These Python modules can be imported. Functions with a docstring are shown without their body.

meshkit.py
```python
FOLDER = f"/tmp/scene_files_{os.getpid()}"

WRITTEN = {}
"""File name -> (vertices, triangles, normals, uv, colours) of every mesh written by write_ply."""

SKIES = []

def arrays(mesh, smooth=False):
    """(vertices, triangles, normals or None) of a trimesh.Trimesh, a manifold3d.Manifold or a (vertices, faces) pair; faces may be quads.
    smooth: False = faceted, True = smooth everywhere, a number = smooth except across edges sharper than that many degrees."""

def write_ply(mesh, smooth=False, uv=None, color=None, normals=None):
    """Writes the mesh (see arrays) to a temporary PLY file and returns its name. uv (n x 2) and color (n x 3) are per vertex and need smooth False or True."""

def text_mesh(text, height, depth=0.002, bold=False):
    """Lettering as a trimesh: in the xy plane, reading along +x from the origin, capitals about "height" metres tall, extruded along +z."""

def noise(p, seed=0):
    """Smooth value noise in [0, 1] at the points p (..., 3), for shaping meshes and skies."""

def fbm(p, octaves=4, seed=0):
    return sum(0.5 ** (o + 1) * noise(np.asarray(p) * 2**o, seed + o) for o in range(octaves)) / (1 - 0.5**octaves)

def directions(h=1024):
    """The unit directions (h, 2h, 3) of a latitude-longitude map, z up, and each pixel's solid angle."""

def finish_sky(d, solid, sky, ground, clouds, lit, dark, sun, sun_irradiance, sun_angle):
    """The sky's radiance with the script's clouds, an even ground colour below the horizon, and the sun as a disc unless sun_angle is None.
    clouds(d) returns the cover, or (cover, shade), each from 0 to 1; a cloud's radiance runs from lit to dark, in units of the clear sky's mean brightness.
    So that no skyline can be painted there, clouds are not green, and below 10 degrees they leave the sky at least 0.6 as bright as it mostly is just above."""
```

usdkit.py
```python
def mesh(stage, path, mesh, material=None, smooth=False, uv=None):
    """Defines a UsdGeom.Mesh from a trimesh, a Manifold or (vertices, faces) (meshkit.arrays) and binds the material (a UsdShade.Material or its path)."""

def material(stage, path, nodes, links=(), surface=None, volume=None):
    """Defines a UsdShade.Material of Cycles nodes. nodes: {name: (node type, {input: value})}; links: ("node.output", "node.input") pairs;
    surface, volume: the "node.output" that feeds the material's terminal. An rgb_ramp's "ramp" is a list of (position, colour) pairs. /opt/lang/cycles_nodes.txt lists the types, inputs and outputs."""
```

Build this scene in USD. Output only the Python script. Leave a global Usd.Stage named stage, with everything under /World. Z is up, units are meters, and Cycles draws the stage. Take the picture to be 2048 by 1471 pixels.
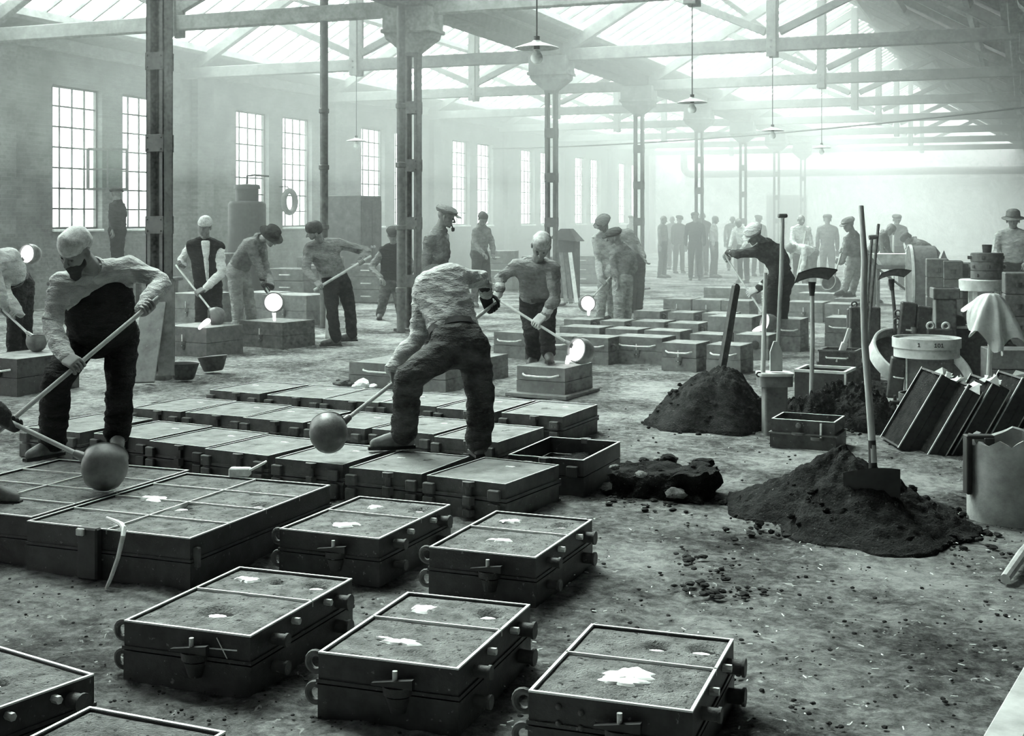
import math, random
import numpy as np, trimesh, manifold3d as m3
import usdkit, meshkit
from pxr import Usd, UsdGeom, UsdLux, UsdShade, Gf, Sdf

stage = Usd.Stage.CreateInMemory()
UsdGeom.SetStageUpAxis(stage, UsdGeom.Tokens.z)
UsdGeom.SetStageMetersPerUnit(stage, 1.0)
WORLD = UsdGeom.Xform.Define(stage, '/World')
stage.SetDefaultPrim(WORLD.GetPrim())

# ---------------------------------------------------------------- camera
FPX, EYE, HOR, VPX = 2600.0, 1.62, 438.0, 2050.0      # focal length in pixels, eye height, horizon row, vanishing column of the hall's axis
TH = math.atan((VPX - 1024) / FPX)
FWD = np.array([-math.sin(TH), math.cos(TH), 0.0]); RGT = np.array([math.cos(TH), math.sin(TH), 0.0])
cam = UsdGeom.Camera.Define(stage, '/World/camera')
cam.AddTranslateOp().Set(Gf.Vec3d(0, 0, EYE))
cam.AddRotateXYZOp().Set(Gf.Vec3f(90, 0, math.degrees(TH)))
cam.CreateHorizontalApertureAttr(36.0)
cam.CreateVerticalApertureAttr(36.0 * 1471 / 2048)
cam.CreateFocalLengthAttr(36.0 * FPX / 2048)
cam.CreateVerticalApertureOffsetAttr(-(735.5 - HOR) / 2048 * 36.0)
cam.CreateClippingRangeAttr(Gf.Vec2f(0.05, 500))
cam.CreateExposureAttr(2.28)

# ---------------------------------------------------------------- sky: an even overcast
sky = UsdLux.DomeLight.Define(stage, '/World/sky')
sky.CreateIntensityAttr(0.78)
sky.CreateColorAttr(Gf.Vec3f(0.955, 1.0, 0.978))
sun = UsdLux.DistantLight.Define(stage, '/World/sun')          # a veiled sun high on the left
sun.CreateIntensityAttr(3.6)
sun.CreateAngleAttr(24.0)
sun.CreateColorAttr(Gf.Vec3f(0.97, 1.0, 0.975))
_z = -np.array([0.50, -0.46, -0.74]); _z /= np.linalg.norm(_z); _x = np.cross([0, 0, 1.0], _z); _x /= np.linalg.norm(_x); _y = np.cross(_z, _x)
sun.AddTransformOp().Set(Gf.Matrix4d(*[float(v) for r in (_x, _y, _z) for v in (*r, 0)], 0, 0, 0, 1))
HAZE = [(9.0, 17.0, 0.06, 2.4, 0.004), (17.0, 26.0, 0.06, 2.4, 0.014), (26.0, 42.0, 0.06, 2.4, 0.036), (6.0, 17.0, 2.4, 6.9, 0.010), (17.0, 42.0, 2.4, 6.9, 0.030), (42.0, 59.9, 0.06, 6.9, 0.036)]     # smoke in the air, thicker aloft and towards the far end: y from, to, z from, to, density

# ---------------------------------------------------------------- helpers
def G(px, py, z=0.0):
    w = FPX * (EYE - z) / (py - HOR)
    p = FWD * w + RGT * ((px - 1024) / FPX * w)
    return np.array([p[0], p[1], z])
def Q(px, py, w):
    p = FWD * w + RGT * ((px - 1024) / FPX * w)
    return np.array([p[0], p[1], EYE - (py - HOR) * w / FPX])
def depth(p):
    return float(np.dot(p[:2], FWD[:2]))

TINT = np.array([0.965, 1.0, 0.98])
def g3(v):
    return tuple(float(x) for x in TINT * v)
MATS = {}
def mat(name, v, rough=0.8, var=0.35, scale=9.0, bump=0.25, bscale=60.0, bdist=0.004, spec=0.3, metal=0.0, spots=None, stretch=(1, 1, 1), local=False):
    """A grey principled material: tone v, mottled by noise by +-var, roughened by a noise bump; spots = (tone, threshold, scale) adds flecks."""
    if name in MATS:
        return MATS[name]
    n = {'co': ('texture_coordinate', {}) if local else ('geometry', {}), 'mp': ('mapping', {'scale': stretch}),
         'n1': ('noise_texture', {'scale': scale, 'detail': 5.0, 'roughness': 0.62}),
         'r1': ('rgb_ramp', {'ramp': [(0.28, g3(v * (1 - var))), (0.5, g3(v)), (0.72, g3(min(v * (1 + var), 0.95)))]}),
         'n2': ('noise_texture', {'scale': bscale, 'detail': 4.0, 'roughness': 0.6}),
         'b': ('bump', {'strength': bump, 'distance': bdist}),
         'p': ('principled_bsdf', {'roughness': rough, 'specular_ior_level': spec, 'metallic': metal})}
    src = 'co.object' if local else 'co.position'
    l = [(src, 'mp.vector'), ('mp.vector', 'n1.vector'), ('mp.vector', 'n2.vector'), ('n1.fac', 'r1.fac'), ('n2.fac', 'b.height'), ('b.normal', 'p.normal')]
    if spots:
        n['n3'] = ('noise_texture', {'scale': spots[2], 'detail': 3.0, 'roughness': 0.6})
        n['m3'] = ('map_range', {'from_min': spots[1], 'from_max': spots[1] + 0.07, 'to_min': 0.0, 'to_max': 1.0, 'clamp': True})
        n['mx'] = ('mix', {'color2': g3(spots[0])})
        l += [('mp.vector', 'n3.vector'), ('n3.fac', 'm3.value'), ('m3.result', 'mx.fac'), ('r1.color', 'mx.color1'), ('mx.color', 'p.base_color')]
    else:
        l += [('r1.color', 'p.base_color')]
    MATS[name] = usdkit.material(stage, '/World/Looks/' + name, n, l, surface='p.BSDF')
    return MATS[name]

COUNT = {}
def path_for(parent, name):
    k = (parent, name); c = COUNT.get(k, 0); COUNT[k] = c + 1
    return f'{parent}/{name}' + (f'_{c:03d}' if c else '')
def tag(prim, label=None, cat=None, group=None, kind=None):
    for k, v in (('label', label), ('category', cat), ('group', group), ('kind', kind)):
        if v:
            prim.SetCustomDataByKey(k, v)
    return prim
def thing(name, label=None, cat=None, loc=(0, 0, 0), rz=0.0, group=None, kind=None, scale=None, m=None):
    x = UsdGeom.Xform.Define(stage, path_for('/World', name))
    if m is not None:
        x.AddTransformOp().Set(Gf.Matrix4d(np.asarray(m, float).T.tolist()))
    else:
        x.AddTranslateOp().Set(Gf.Vec3d(*map(float, loc)))
        if rz: x.AddRotateZOp().Set(float(rz))
        if scale is not None: x.AddScaleOp().Set(Gf.Vec3f(*map(float, scale)))
    return tag(x.GetPrim(), label, cat, group, kind)
def obj(name, mesh, material, parent=None, smooth=30, label=None, cat=None, group=None, kind=None):
    base = '/World' if parent is None else str(parent.GetPath())
    return tag(usdkit.mesh(stage, path_for(base, name), mesh, material, smooth=smooth).GetPrim(), label, cat, group, kind)
def struct(name, mesh, material, smooth=False, label=None):
    return obj(name, mesh, material, smooth=smooth, label=label, kind='structure')
def dup(root, label=None, loc=(0, 0, 0), rz=0.0, group=None, scale=None, name=None, m=None):
    was = root.GetCustomData()
    import re
    r = thing(name or re.sub(r'_\d{3}$', '', root.GetName()), label or was.get('label'), was.get('category'), loc, rz, group or was.get('group'), scale=scale, m=m)
    r.GetReferences().AddInternalReference(root.GetPath()); r.SetInstanceable(True)
    return r

def cat(ms):
    vs, fs, n = [], [], 0
    for m in ms:
        v, f = (np.asarray(m.vertices), np.asarray(m.faces)) if hasattr(m, 'vertices') else m
        vs.append(v); fs.append(np.asarray(f) + n); n += len(v)
    return (np.vstack(vs), np.vstack(fs))
def tf(mesh, m):
    v, f = mesh if isinstance(mesh, tuple) else (np.asarray(mesh.vertices), np.asarray(mesh.faces))
    return (v @ np.asarray(m)[:3, :3].T + np.asarray(m)[:3, 3], f)
def move(mesh, d):
    v, f = mesh if isinstance(mesh, tuple) else (np.asarray(mesh.vertices), np.asarray(mesh.faces))
    return (v + np.asarray(d, float), f)
def mtx(loc=(0, 0, 0), rx=0, ry=0, rz=0):
    cx, sx, cy, sy, cz, sz = [f(math.radians(a)) for a in (rx, ry, rz) for f in (math.cos, math.sin)]
    m = np.eye(4)
    m[:3, :3] = np.array([[cz, -sz, 0], [sz, cz, 0], [0, 0, 1]]) @ np.array([[cy, 0, sy], [0, 1, 0], [-sy, 0, cy]]) @ np.array([[1, 0, 0], [0, cx, -sx], [0, sx, cx]])
    m[:3, 3] = loc
    return m
def frame(o, x, y=None, z=None):
    """A matrix with origin o whose x axis runs along x (and z as near as can be to the given z)."""
    x = np.asarray(x, float); x = x / np.linalg.norm(x)
    z = np.array([0, 0, 1.0]) if z is None else np.asarray(z, float)
    if abs(np.dot(x, z / np.linalg.norm(z))) > 0.98: z = np.array([0, 1.0, 0.1])
    y = np.cross(z, x); y /= np.linalg.norm(y); z = np.cross(x, y)
    m = np.eye(4); m[:3, 0], m[:3, 1], m[:3, 2], m[:3, 3] = x, y, z, o
    return m
BOXF = np.array([[0, 2, 1], [1, 2, 3], [4, 5, 6], [5, 7, 6], [0, 1, 4], [1, 5, 4], [2, 6, 3], [3, 6, 7], [0, 4, 2], [2, 4, 6], [1, 3, 5], [3, 7, 5]])
def box(lo, hi):
    lo, hi = np.asarray(lo, float), np.asarray(hi, float)
    v = np.array([[(lo, hi)[i][0], (lo, hi)[j][1], (lo, hi)[k][2]] for k in (0, 1) for j in (0, 1) for i in (0, 1)])
    return (v, BOXF)
def cbox(c, s):
    c, s = np.asarray(c, float), np.asarray(s, float) / 2
    return box(c - s, c + s)
def hull(pts):
    h = m3.Manifold.hull_points(np.asarray(pts, float)).to_mesh()
    return (np.asarray(h.vert_properties[:, :3], float), np.asarray(h.tri_verts))
def rbox(lo, hi, b=0.006):
    """A box with chamfered edges."""
    lo, hi = np.asarray(lo, float), np.asarray(hi, float)
    b = min(b, 0.45 * float((hi - lo).min()))
    pts = []
    for i in (0, 1):
        for j in (0, 1):
            for k in (0, 1):
                c = np.array([(lo, hi)[i][0], (lo, hi)[j][1], (lo, hi)[k][2]]); s = np.array([1 - 2 * i, 1 - 2 * j, 1 - 2 * k]) * b
                pts += [c + s * np.array(q) for q in ((0, 1, 1), (1, 0, 1), (1, 1, 0))]
    return hull(pts)
def cyl(p, q, r, r2=None, n=12, caps=True):
    p, q = np.asarray(p, float), np.asarray(q, float); r2 = r if r2 is None else r2
    m = frame(p, q - p); L = np.linalg.norm(q - p)
    a = np.arange(n) * 2 * math.pi / n
    c = np.stack([np.zeros(n), np.cos(a), np.sin(a)], 1)
    v = np.vstack([c * r, c * r2 + [L, 0, 0], [[0, 0, 0], [L, 0, 0]]])
    f = []
    for i in range(n):
        j = (i + 1) % n
        f += [[i, j, n + i], [j, n + j, n + i]]
        if caps: f += [[2 * n, j, i], [2 * n + 1, n + i, n + j]]
    return tf((v, np.array(f)), m)
def tube(pts, r, n=8):
    """A swept round tube through the points; r a number or one radius a point."""
    pts = np.asarray(pts, float); k = len(pts); r = np.full(k, r) if np.ndim(r) == 0 else np.asarray(r)
    t = np.gradient(pts, axis=0); t /= np.linalg.norm(t, axis=1)[:, None]
    up = np.array([0, 0, 1.0]) if abs(t[0][2]) < 0.9 else np.array([1.0, 0, 0])
    vs = []
    for i in range(k):
        u = np.cross(t[i], up); u /= np.linalg.norm(u); w = np.cross(t[i], u); up = np.cross(u, t[i]) if False else -w if np.dot(-w, up) > 0 else w
        a = np.arange(n) * 2 * math.pi / n
        u = np.cross(t[i], up); u /= np.linalg.norm(u)
        vs.append(pts[i] + r[i] * (np.cos(a)[:, None] * u + np.sin(a)[:, None] * np.cross(u, t[i])))
    vs.append(pts[:1]); vs.append(pts[-1:]); v = np.vstack(vs); f = []
    for i in range(k - 1):
        for j in range(n):
            q = (j + 1) % n
            f += [[i * n + j, (i + 1) * n + j, i * n + q], [i * n + q, (i + 1) * n + j, (i + 1) * n + q]]
    for j in range(n):
        q = (j + 1) % n
        f += [[k * n, j, q], [k * n + 1, (k - 1) * n + q, (k - 1) * n + j]]
    return (v, np.array(f))
def lathe(prof, n=24, arc=None):
    """Revolves (radius, z) points round z; closed where the profile starts and ends on the axis or returns to its start."""
    prof = np.asarray(prof, float); k = len(prof); a = np.arange(n) * 2 * math.pi / n
    v = np.stack([np.outer(prof[:, 0], np.cos(a)), np.outer(prof[:, 0], np.sin(a)), np.repeat(prof[:, 1:], n, 1)], -1).reshape(-1, 3)
    f = []
    for i in range(k - 1):
        for j in range(n):
            q = (j + 1) % n
            f += [[i * n + j, i * n + q, (i + 1) * n + j], [i * n + q, (i + 1) * n + q, (i + 1) * n + j]]
    return (v, np.array(f))
def prism(poly, z0, z1):
    """A simple polygon (list of xy) extruded from z0 to z1."""
    from shapely.geometry import Polygon
    m = trimesh.creation.extrude_polygon(Polygon(poly), z1 - z0, engine='earcut')
    return move(m, (0, 0, z0))
def frame_ring(W, D, z0, z1, t, taper=0.0):
    """Four walls of a bottomless box, mitred, centred on the origin."""
    v = []
    for z in (z0, z1):
        for s in (0.0, t):
            v += [(-W / 2 + s, -D / 2 + s, z), (W / 2 - s, -D / 2 + s, z), (W / 2 - s, D / 2 - s, z), (-W / 2 + s, D / 2 - s, z)]
    f = []
    for i in range(4):
        j = (i + 1) % 4
        f += [[i, j, 8 + i], [j, 8 + j, 8 + i], [4 + i, 12 + i, 4 + j], [4 + j, 12 + i, 12 + j], [8 + i, 8 + j, 12 + i], [8 + j, 12 + j, 12 + i], [i, 4 + i, j], [j, 4 + i, 4 + j]]
    return (np.array(v, float), np.array(f))
def gridmesh(nx, ny, fn):
    """An (nx+1) x (ny+1) grid of points fn(u, v) (arrays in, (.., 3) out)."""
    u, v = np.meshgrid(np.linspace(0, 1, nx + 1), np.linspace(0, 1, ny + 1), indexing='xy')
    p = fn(u, v).reshape(-1, 3)
    i = (np.arange(nx)[None, :] + (nx + 1) * np.arange(ny)[:, None]).ravel()
    f = np.vstack([np.stack([i, i + 1, i + nx + 2], 1), np.stack([i, i + nx + 2, i + nx + 1], 1)])
    return (p, f)
def rnd(*k):
    return random.Random('-'.join(map(str, k)))
def cdir(r, u, t):
    d = r * RGT + np.array([0, 0, u]) - t * FWD
    return d / np.linalg.norm(d)
def unit(a): return a / max(np.linalg.norm(a), 1e-9)

def on(a, b, px):
    """The point of the rod a-b seen at picture column px."""
    t = np.linspace(0, 1, 400)[:, None]; p = a + (b - a) * t; w = p[:, :2] @ FWD[:2]; x = 1024 + (p[:, :2] @ RGT[:2]) / w * FPX
    return p[int(np.argmin(np.abs(x - px)))]
# ---------------------------------------------------------------- materials
M_floor = usdkit.material(stage, '/World/Looks/trodden_sand_floor', {
    'co': ('geometry', {}), 'mp': ('mapping', {'scale': (1.0, 1.0, 1.0)}),
    'n1': ('noise_texture', {'scale': 1.1, 'detail': 5.0, 'roughness': 0.6}),
    'n2': ('noise_texture', {'scale': 14.0, 'detail': 8.0, 'roughness': 0.78, 'distortion': 0.2}),
    'a': ('math', {'math_type': 'multiply_add', 'value2': 0.55}), 'n2m': ('math', {'math_type': 'multiply', 'value2': 0.52}),
    'r': ('rgb_ramp', {'ramp': [(0.41, g3(0.03)), (0.48, g3(0.11)), (0.54, g3(0.24)), (0.64, g3(0.5))]}),
    'n3': ('noise_texture', {'scale': 16.0, 'detail': 2.0, 'roughness': 0.5, 'distortion': 1.5}), 'm3': ('map_range', {'from_min': 0.68, 'from_max': 0.74, 'clamp': True}),
    'mx': ('mix', {'color2': g3(0.62)}), 'n4': ('noise_texture', {'scale': 26.0, 'detail': 8.0, 'roughness': 0.75}),
    'b': ('bump', {'strength': 1.0, 'distance': 0.045}), 'p': ('principled_bsdf', {'roughness': 0.92, 'specular_ior_level': 0.15})},
    [('co.position', 'mp.vector'), ('mp.vector', 'n1.vector'), ('mp.vector', 'n2.vector'), ('mp.vector', 'n3.vector'), ('mp.vector', 'n4.vector'),
     ('n2.fac', 'n2m.value1'), ('n1.fac', 'a.value1'), ('n2m.value', 'a.value3'), ('a.value', 'r.fac'), ('n3.fac', 'm3.value'), ('m3.result', 'mx.fac'), ('r.color', 'mx.color1'),
     ('mx.color', 'p.base_color'), ('n4.fac', 'b.height'), ('b.normal', 'p.normal')], surface='p.BSDF')
M_glass = usdkit.material(stage, '/World/Looks/sooty_window_glass', {
    't': ('transparent_bsdf', {'color': (0.86, 0.9, 0.88)}), 'g': ('glossy_bsdf', {'color': (0.9, 0.9, 0.9), 'roughness': 0.1}), 'm': ('mix_closure', {'fac': 0.06})},
    [('t.BSDF', 'm.closure1'), ('g.BSDF', 'm.closure2')], surface='m.closure')
M_brick = usdkit.material(stage, '/World/Looks/sooty_brick', {
    'co': ('geometry', {}), 'mp': ('mapping', {'rotation': (math.pi / 2, 0, math.pi / 2), 'scale': (1, 1, 1)}), 'sx': ('separate_xyz', {}), 'cx': ('combine_xyz', {}),
    'k': ('brick_texture', {'scale': 4.2, 'color1': g3(0.15), 'color2': g3(0.19), 'mortar': g3(0.21), 'mortar_size': 0.018, 'brick_width': 0.95, 'row_height': 0.32}),
    'n': ('noise_texture', {'scale': 1.5, 'detail': 5.0}), 'r': ('rgb_ramp', {'ramp': [(0.3, (0.6,) * 3), (0.7, (1.15,) * 3)]}), 'mx': ('mix', {'mix_type': 'multiply', 'fac': 1.0}),
    'p': ('principled_bsdf', {'roughness': 0.9, 'specular_ior_level': 0.2})},
    [('co.position', 'sx.vector'), ('sx.y', 'cx.x'), ('sx.z', 'cx.y'), ('cx.vector', 'k.vector'), ('co.position', 'n.vector'), ('n.fac', 'r.fac'), ('k.color', 'mx.color1'), ('r.color', 'mx.color2'), ('mx.color', 'p.base_color')], surface='p.BSDF')
M_lime = mat('whitewashed_wall', 0.62, 0.9, 0.15, 2.0, 0.1)
M_timber = mat('old_timber', 0.20, 0.85, 0.3, 5.0, 0.3, 40, 0.006, stretch=(1, 1, 1))
M_steel = mat('painted_steel', 0.085, 0.55, 0.35, 6.0, 0.15, 90, 0.002, spec=0.4)
M_board = mat('roof_board', 0.05, 0.85, 0.5, 3.0, 0.25, 30, 0.005, stretch=(0.4, 4, 0.4))
M_iron = mat('cast_iron', 0.034, 0.62, 0.55, 14.0, 0.5, 110, 0.004, spec=0.45, spots=(0.16, 0.66, 42))
M_ironl = mat('dusty_cast_iron', 0.085, 0.7, 0.45, 12.0, 0.5, 90, 0.004, spec=0.35, spots=(0.26, 0.68, 35))
M_ironx = mat('dark_iron', 0.03, 0.55, 0.4, 10.0, 0.3, 80, 0.003, spec=0.4)
M_rim = mat('worn_bright_edge', 0.72, 0.5, 0.25, 20.0, 0.2, 60, 0.002, spec=0.5)
M_worn = mat('worn_bright_metal', 0.55, 0.4, 0.3, 25.0, 0.1, 60, 0.002, spec=0.6)
M_sand = mat('moulding_sand', 0.25, 0.95, 0.6, 12.0, 1.0, 110, 0.02, spec=0.1, spots=(0.06, 0.60, 42))
M_heap = mat('black_heap_sand', 0.026, 0.95, 0.7, 12.0, 1.0, 75, 0.025, spec=0.1, spots=(0.16, 0.66, 55))
M_hole = mat('burnt_sand', 0.03, 0.95, 0.5, 20.0, 0.6, 90, 0.006, spec=0.1)  # dark tone shared by crater discs, loose clods and the hopper mouth sheet
M_slag = mat('pale_spilt_iron', 0.85, 0.6, 0.12, 30.0, 0.4, 70, 0.004, spec=0.4)
M_wood = mat('pale_wood', 0.42, 0.7, 0.35, 8.0, 0.25, 50, 0.003, stretch=(1, 1, 0.25))
M_wooddark = mat('dark_wood', 0.09, 0.75, 0.45, 8.0, 0.3, 50, 0.003)
M_box = mat('dusty_wooden_box', 0.15, 0.8, 0.35, 7.0, 0.3, 45, 0.003, spots=(0.26, 0.68, 30))
M_boxtop = mat('dusty_sand_top', 0.26, 0.95, 0.35, 9.0, 0.7, 80, 0.008, spec=0.1)
M_plank = mat('scrubbed_plank', 0.5, 0.75, 0.3, 7.0, 0.2, 40, 0.003)
M_melt = usdkit.material(stage, '/World/Looks/molten_iron', {'e': ('emission', {'color': (1.0, 1.0, 0.98), 'strength': 0.9})}, surface='e.emission')
M_bulb = mat('milk_glass_bulb', 0.9, 0.3, 0.02, 5.0, 0.0, spec=0.5)
M_enamel = mat('enamel_shade', 0.3, 0.4, 0.2, 5.0, 0.0, spec=0.5)

# ---------------------------------------------------------------- the hall
CX, WX, Y0, BAY = -8.35, -16.7, 11.2, 6.0     # column line, left wall, first column in view, bay
RIDGE_X, RIDGE_Z, EAVE_Z = CX / 2, 7.35, 4.95
YA, YB = -6.8, Y0 + 8.35 * BAY                  # the hall from behind the camera to the end wall
TR = [Y0 + BAY * k for k in range(-3, 9)]
# floor: fine relief near the camera, coarser beyond
def floor_z(x, y):
    p = np.stack([x, y, np.zeros_like(x)], -1)
    near = np.clip((26 - np.hypot(x, y)) / 14, 0, 1)
    return near * (0.020 * (meshkit.fbm(p * 1.3, 3, 5) - 0.5) + 0.040 * (meshkit.fbm(p * 5.0, 4, 9) - 0.5) + 0.022 * (np.abs(meshkit.fbm(p * [9, 17, 1], 3, 2) - 0.5) * 2 - 0.2) * meshkit.fbm(p * 2.0, 2, 8)) - 0.012
fl = []
fl.append(gridmesh(330, 330, lambda u, v: np.stack([x := -7.2 + 8.4 * u, y := 2.2 + 8.4 * v, floor_z(x, y)], -1)))
def strip(x0, x1, y0, y1, n, m):
    return gridmesh(n, m, lambda u, v: np.stack([x := x0 + (x1 - x0) * u, y := y0 + (y1 - y0) * v, floor_z(x, y)], -1))
fl += [strip(-12.9, 1.2, 10.6, 20.6, 190, 135), strip(1.2, 3.2, YA, 20.6, 6, 60), strip(WX, 3.2, 20.6, YB + 0.5, 40, 60), strip(WX, -7.2, YA, 10.6, 40, 60), strip(WX, -12.9, 10.6, 20.6, 10, 20), strip(-7.2, 1.2, YA, 2.2, 30, 30)]
struct('floor', cat(fl), M_floor, smooth=True)
struct('ground', box((-90, -60, -0.6), (60, 130, -0.12)), mat('yard_cinders', 0.3, 0.9))  # unseen slab, also added to block light coming up through floor seams

# left wall with pairs of tall steel windows
WIN0, WW, WZ0, WZ1 = 19.22, 1.38, 1.43, 4.12
wins = [(k, WIN0 + BAY * k + o) for k in range(-4, 7) for o in (0.0, 2.0)]
segs, y = [], YA
for k, wy in wins:
    segs += [box((WX - 0.22, y, -0.2), (WX, wy, EAVE_Z)), box((WX - 0.22, wy, -0.2), (WX, wy + WW, WZ0)), box((WX - 0.22, wy, WZ1), (WX, wy + WW, EAVE_Z))]
    y = wy + WW
segs.append(box((WX - 0.22, y, -0.2), (WX, YB, EAVE_Z)))
for k in range(-4, 8):
    yy = WIN0 + BAY * k - 1.4
    if yy > YA: segs.append(rbox((WX - 0.05, yy - 0.3, -0.2), (WX + 0.16, yy + 0.3, EAVE_Z), 0.01))
struct('wall_left', cat(segs), M_brick)
nw = 0
for k, wy in wins:
    if k < -1: continue
    nw += 1
    x = thing(f'window_{nw}', kind='structure', loc=(WX - 0.15, wy, WZ0))
    H = WZ1 - WZ0; pw, ph = WW / 4, H / 7
    fr = [cbox((0, WW / 2, 0.02), (0.06, WW, 0.04)), cbox((0, WW / 2, H - 0.02), (0.06, WW, 0.04)), cbox((0, 0.02, H / 2), (0.06, 0.04, H)), cbox((0, WW - 0.02, H / 2), (0.06, 0.04, H))]
    obj('window_frame', cat(fr), M_steel, x, smooth=False)
    bars = [cbox((0, pw * i, H / 2), (0.025, 0.03, H)) for i in (1, 2, 3)] + [cbox((0, WW / 2, ph * j), (0.025, WW, 0.03)) for j in range(1, 7)]
    obj('glazing_bars', cat(bars), M_steel, x, smooth=False, kind='stuff')
    obj('sill', rbox((-0.12, -0.02, -0.05), (0.19, WW + 0.02, 0.0), 0.01), M_lime, x, smooth=False)
    gone = {(1, 4), (2, 4), (1, 3)} if (k == 0 and wy < WIN0 + 1) else set()
    panes = [box((-0.003, pw * i + 0.012, ph * j + 0.012), (0.003, pw * (i + 1) - 0.012, ph * (j + 1) - 0.012)) for i in range(4) for j in range(7)]
    if k < 3:
        for q in panes: obj('pane', q, M_glass, x, smooth=False)
    else:
        obj('pane', cat(panes), M_glass, x, smooth=False, kind='stuff')
    if k == 0 and wy < WIN0 + 1:      # the hopper that stands open into the room
        sw, sh = pw * 2.1, ph * 2
        m = mtx((0.06, WW * 0.78, ph * 2.0), rz=-58)
        s = [cbox((0, sw / 2, 0.0), (0.045, sw, 0.05)), cbox((0, sw / 2, sh), (0.045, sw, 0.05)), cbox((0, 0, sh / 2), (0.045, 0.05, sh)), cbox((0, sw, sh / 2), (0.045, 0.05, sh)), cbox((0, sw / 2, sh / 2), (0.03, sw, 0.03)), cbox((0, sw / 2, sh / 2), (0.03, 0.03, sh))]
        obj('open_casement', tf(cat(s), m), M_steel, x, smooth=False, label='small window casement standing open into the hall')
        obj('pane', tf(box((-0.003, 0.01, 0.01), (0.003, sw - 0.01, sh - 0.01)), m), M_glass, x, smooth=False)

# end wall, added right wall, darkened wall behind the camera
def gable(y0, y1):
    poly = [(WX - 0.4, -0.2), (3.4, -0.2), (3.4, EAVE_Z), (0.0, EAVE_Z), (RIDGE_X, RIDGE_Z), (CX, EAVE_Z), (CX + RIDGE_X, RIDGE_Z), (WX, EAVE_Z), (WX - 0.4, EAVE_Z)]
    v, f = prism(poly, 0, y1 - y0)
    return (np.stack([v[:, 0], y1 - v[:, 2], v[:, 1]], 1), f)
dx0, dx1 = Q(1529, 438, depth(np.array([CX, YB])))[0], Q(1601, 438, depth(np.array([CX + 2, YB])))[0]
struct('wall_end', gable(YB, YB + 0.4), M_lime)
struct('wall_back', gable(YA - 0.4, YA), mat('sooty_end_wall', 0.06, 0.9))  # tone darkened to hold back light from behind the camera
struct('added_wall_right', box((3.2, YA, -0.2), (3.6, YB, EAVE_Z)), mat('tarred_boards', 0.05, 0.9))  # unseen wall, added close and dark so right-hand faces stay in shade
d = thing('door_1', kind='structure', loc=(0, YB - 0.06, 0))
dc = Q(1563, 438, YB * 0.995)[0]
for i in range(6):
    s = (dx1 - dx0) / 6
    obj('plank', rbox((dx0 + s * i + 0.006, -0.03, 0.02), (dx0 + s * (i + 1) - 0.006, 0.03, 2.62), 0.006), M_wooddark, d, smooth=False)
obj('door_frame', cat([box((dx0 - 0.1, -0.02, 0), (dx0, 0.06, 2.72)), box((dx1, -0.02, 0), (dx1 + 0.1, 0.06, 2.72)), box((dx0 - 0.1, -0.02, 2.62), (dx1 + 0.1, 0.06, 2.74))]), M_timber, d, smooth=False)

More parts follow.
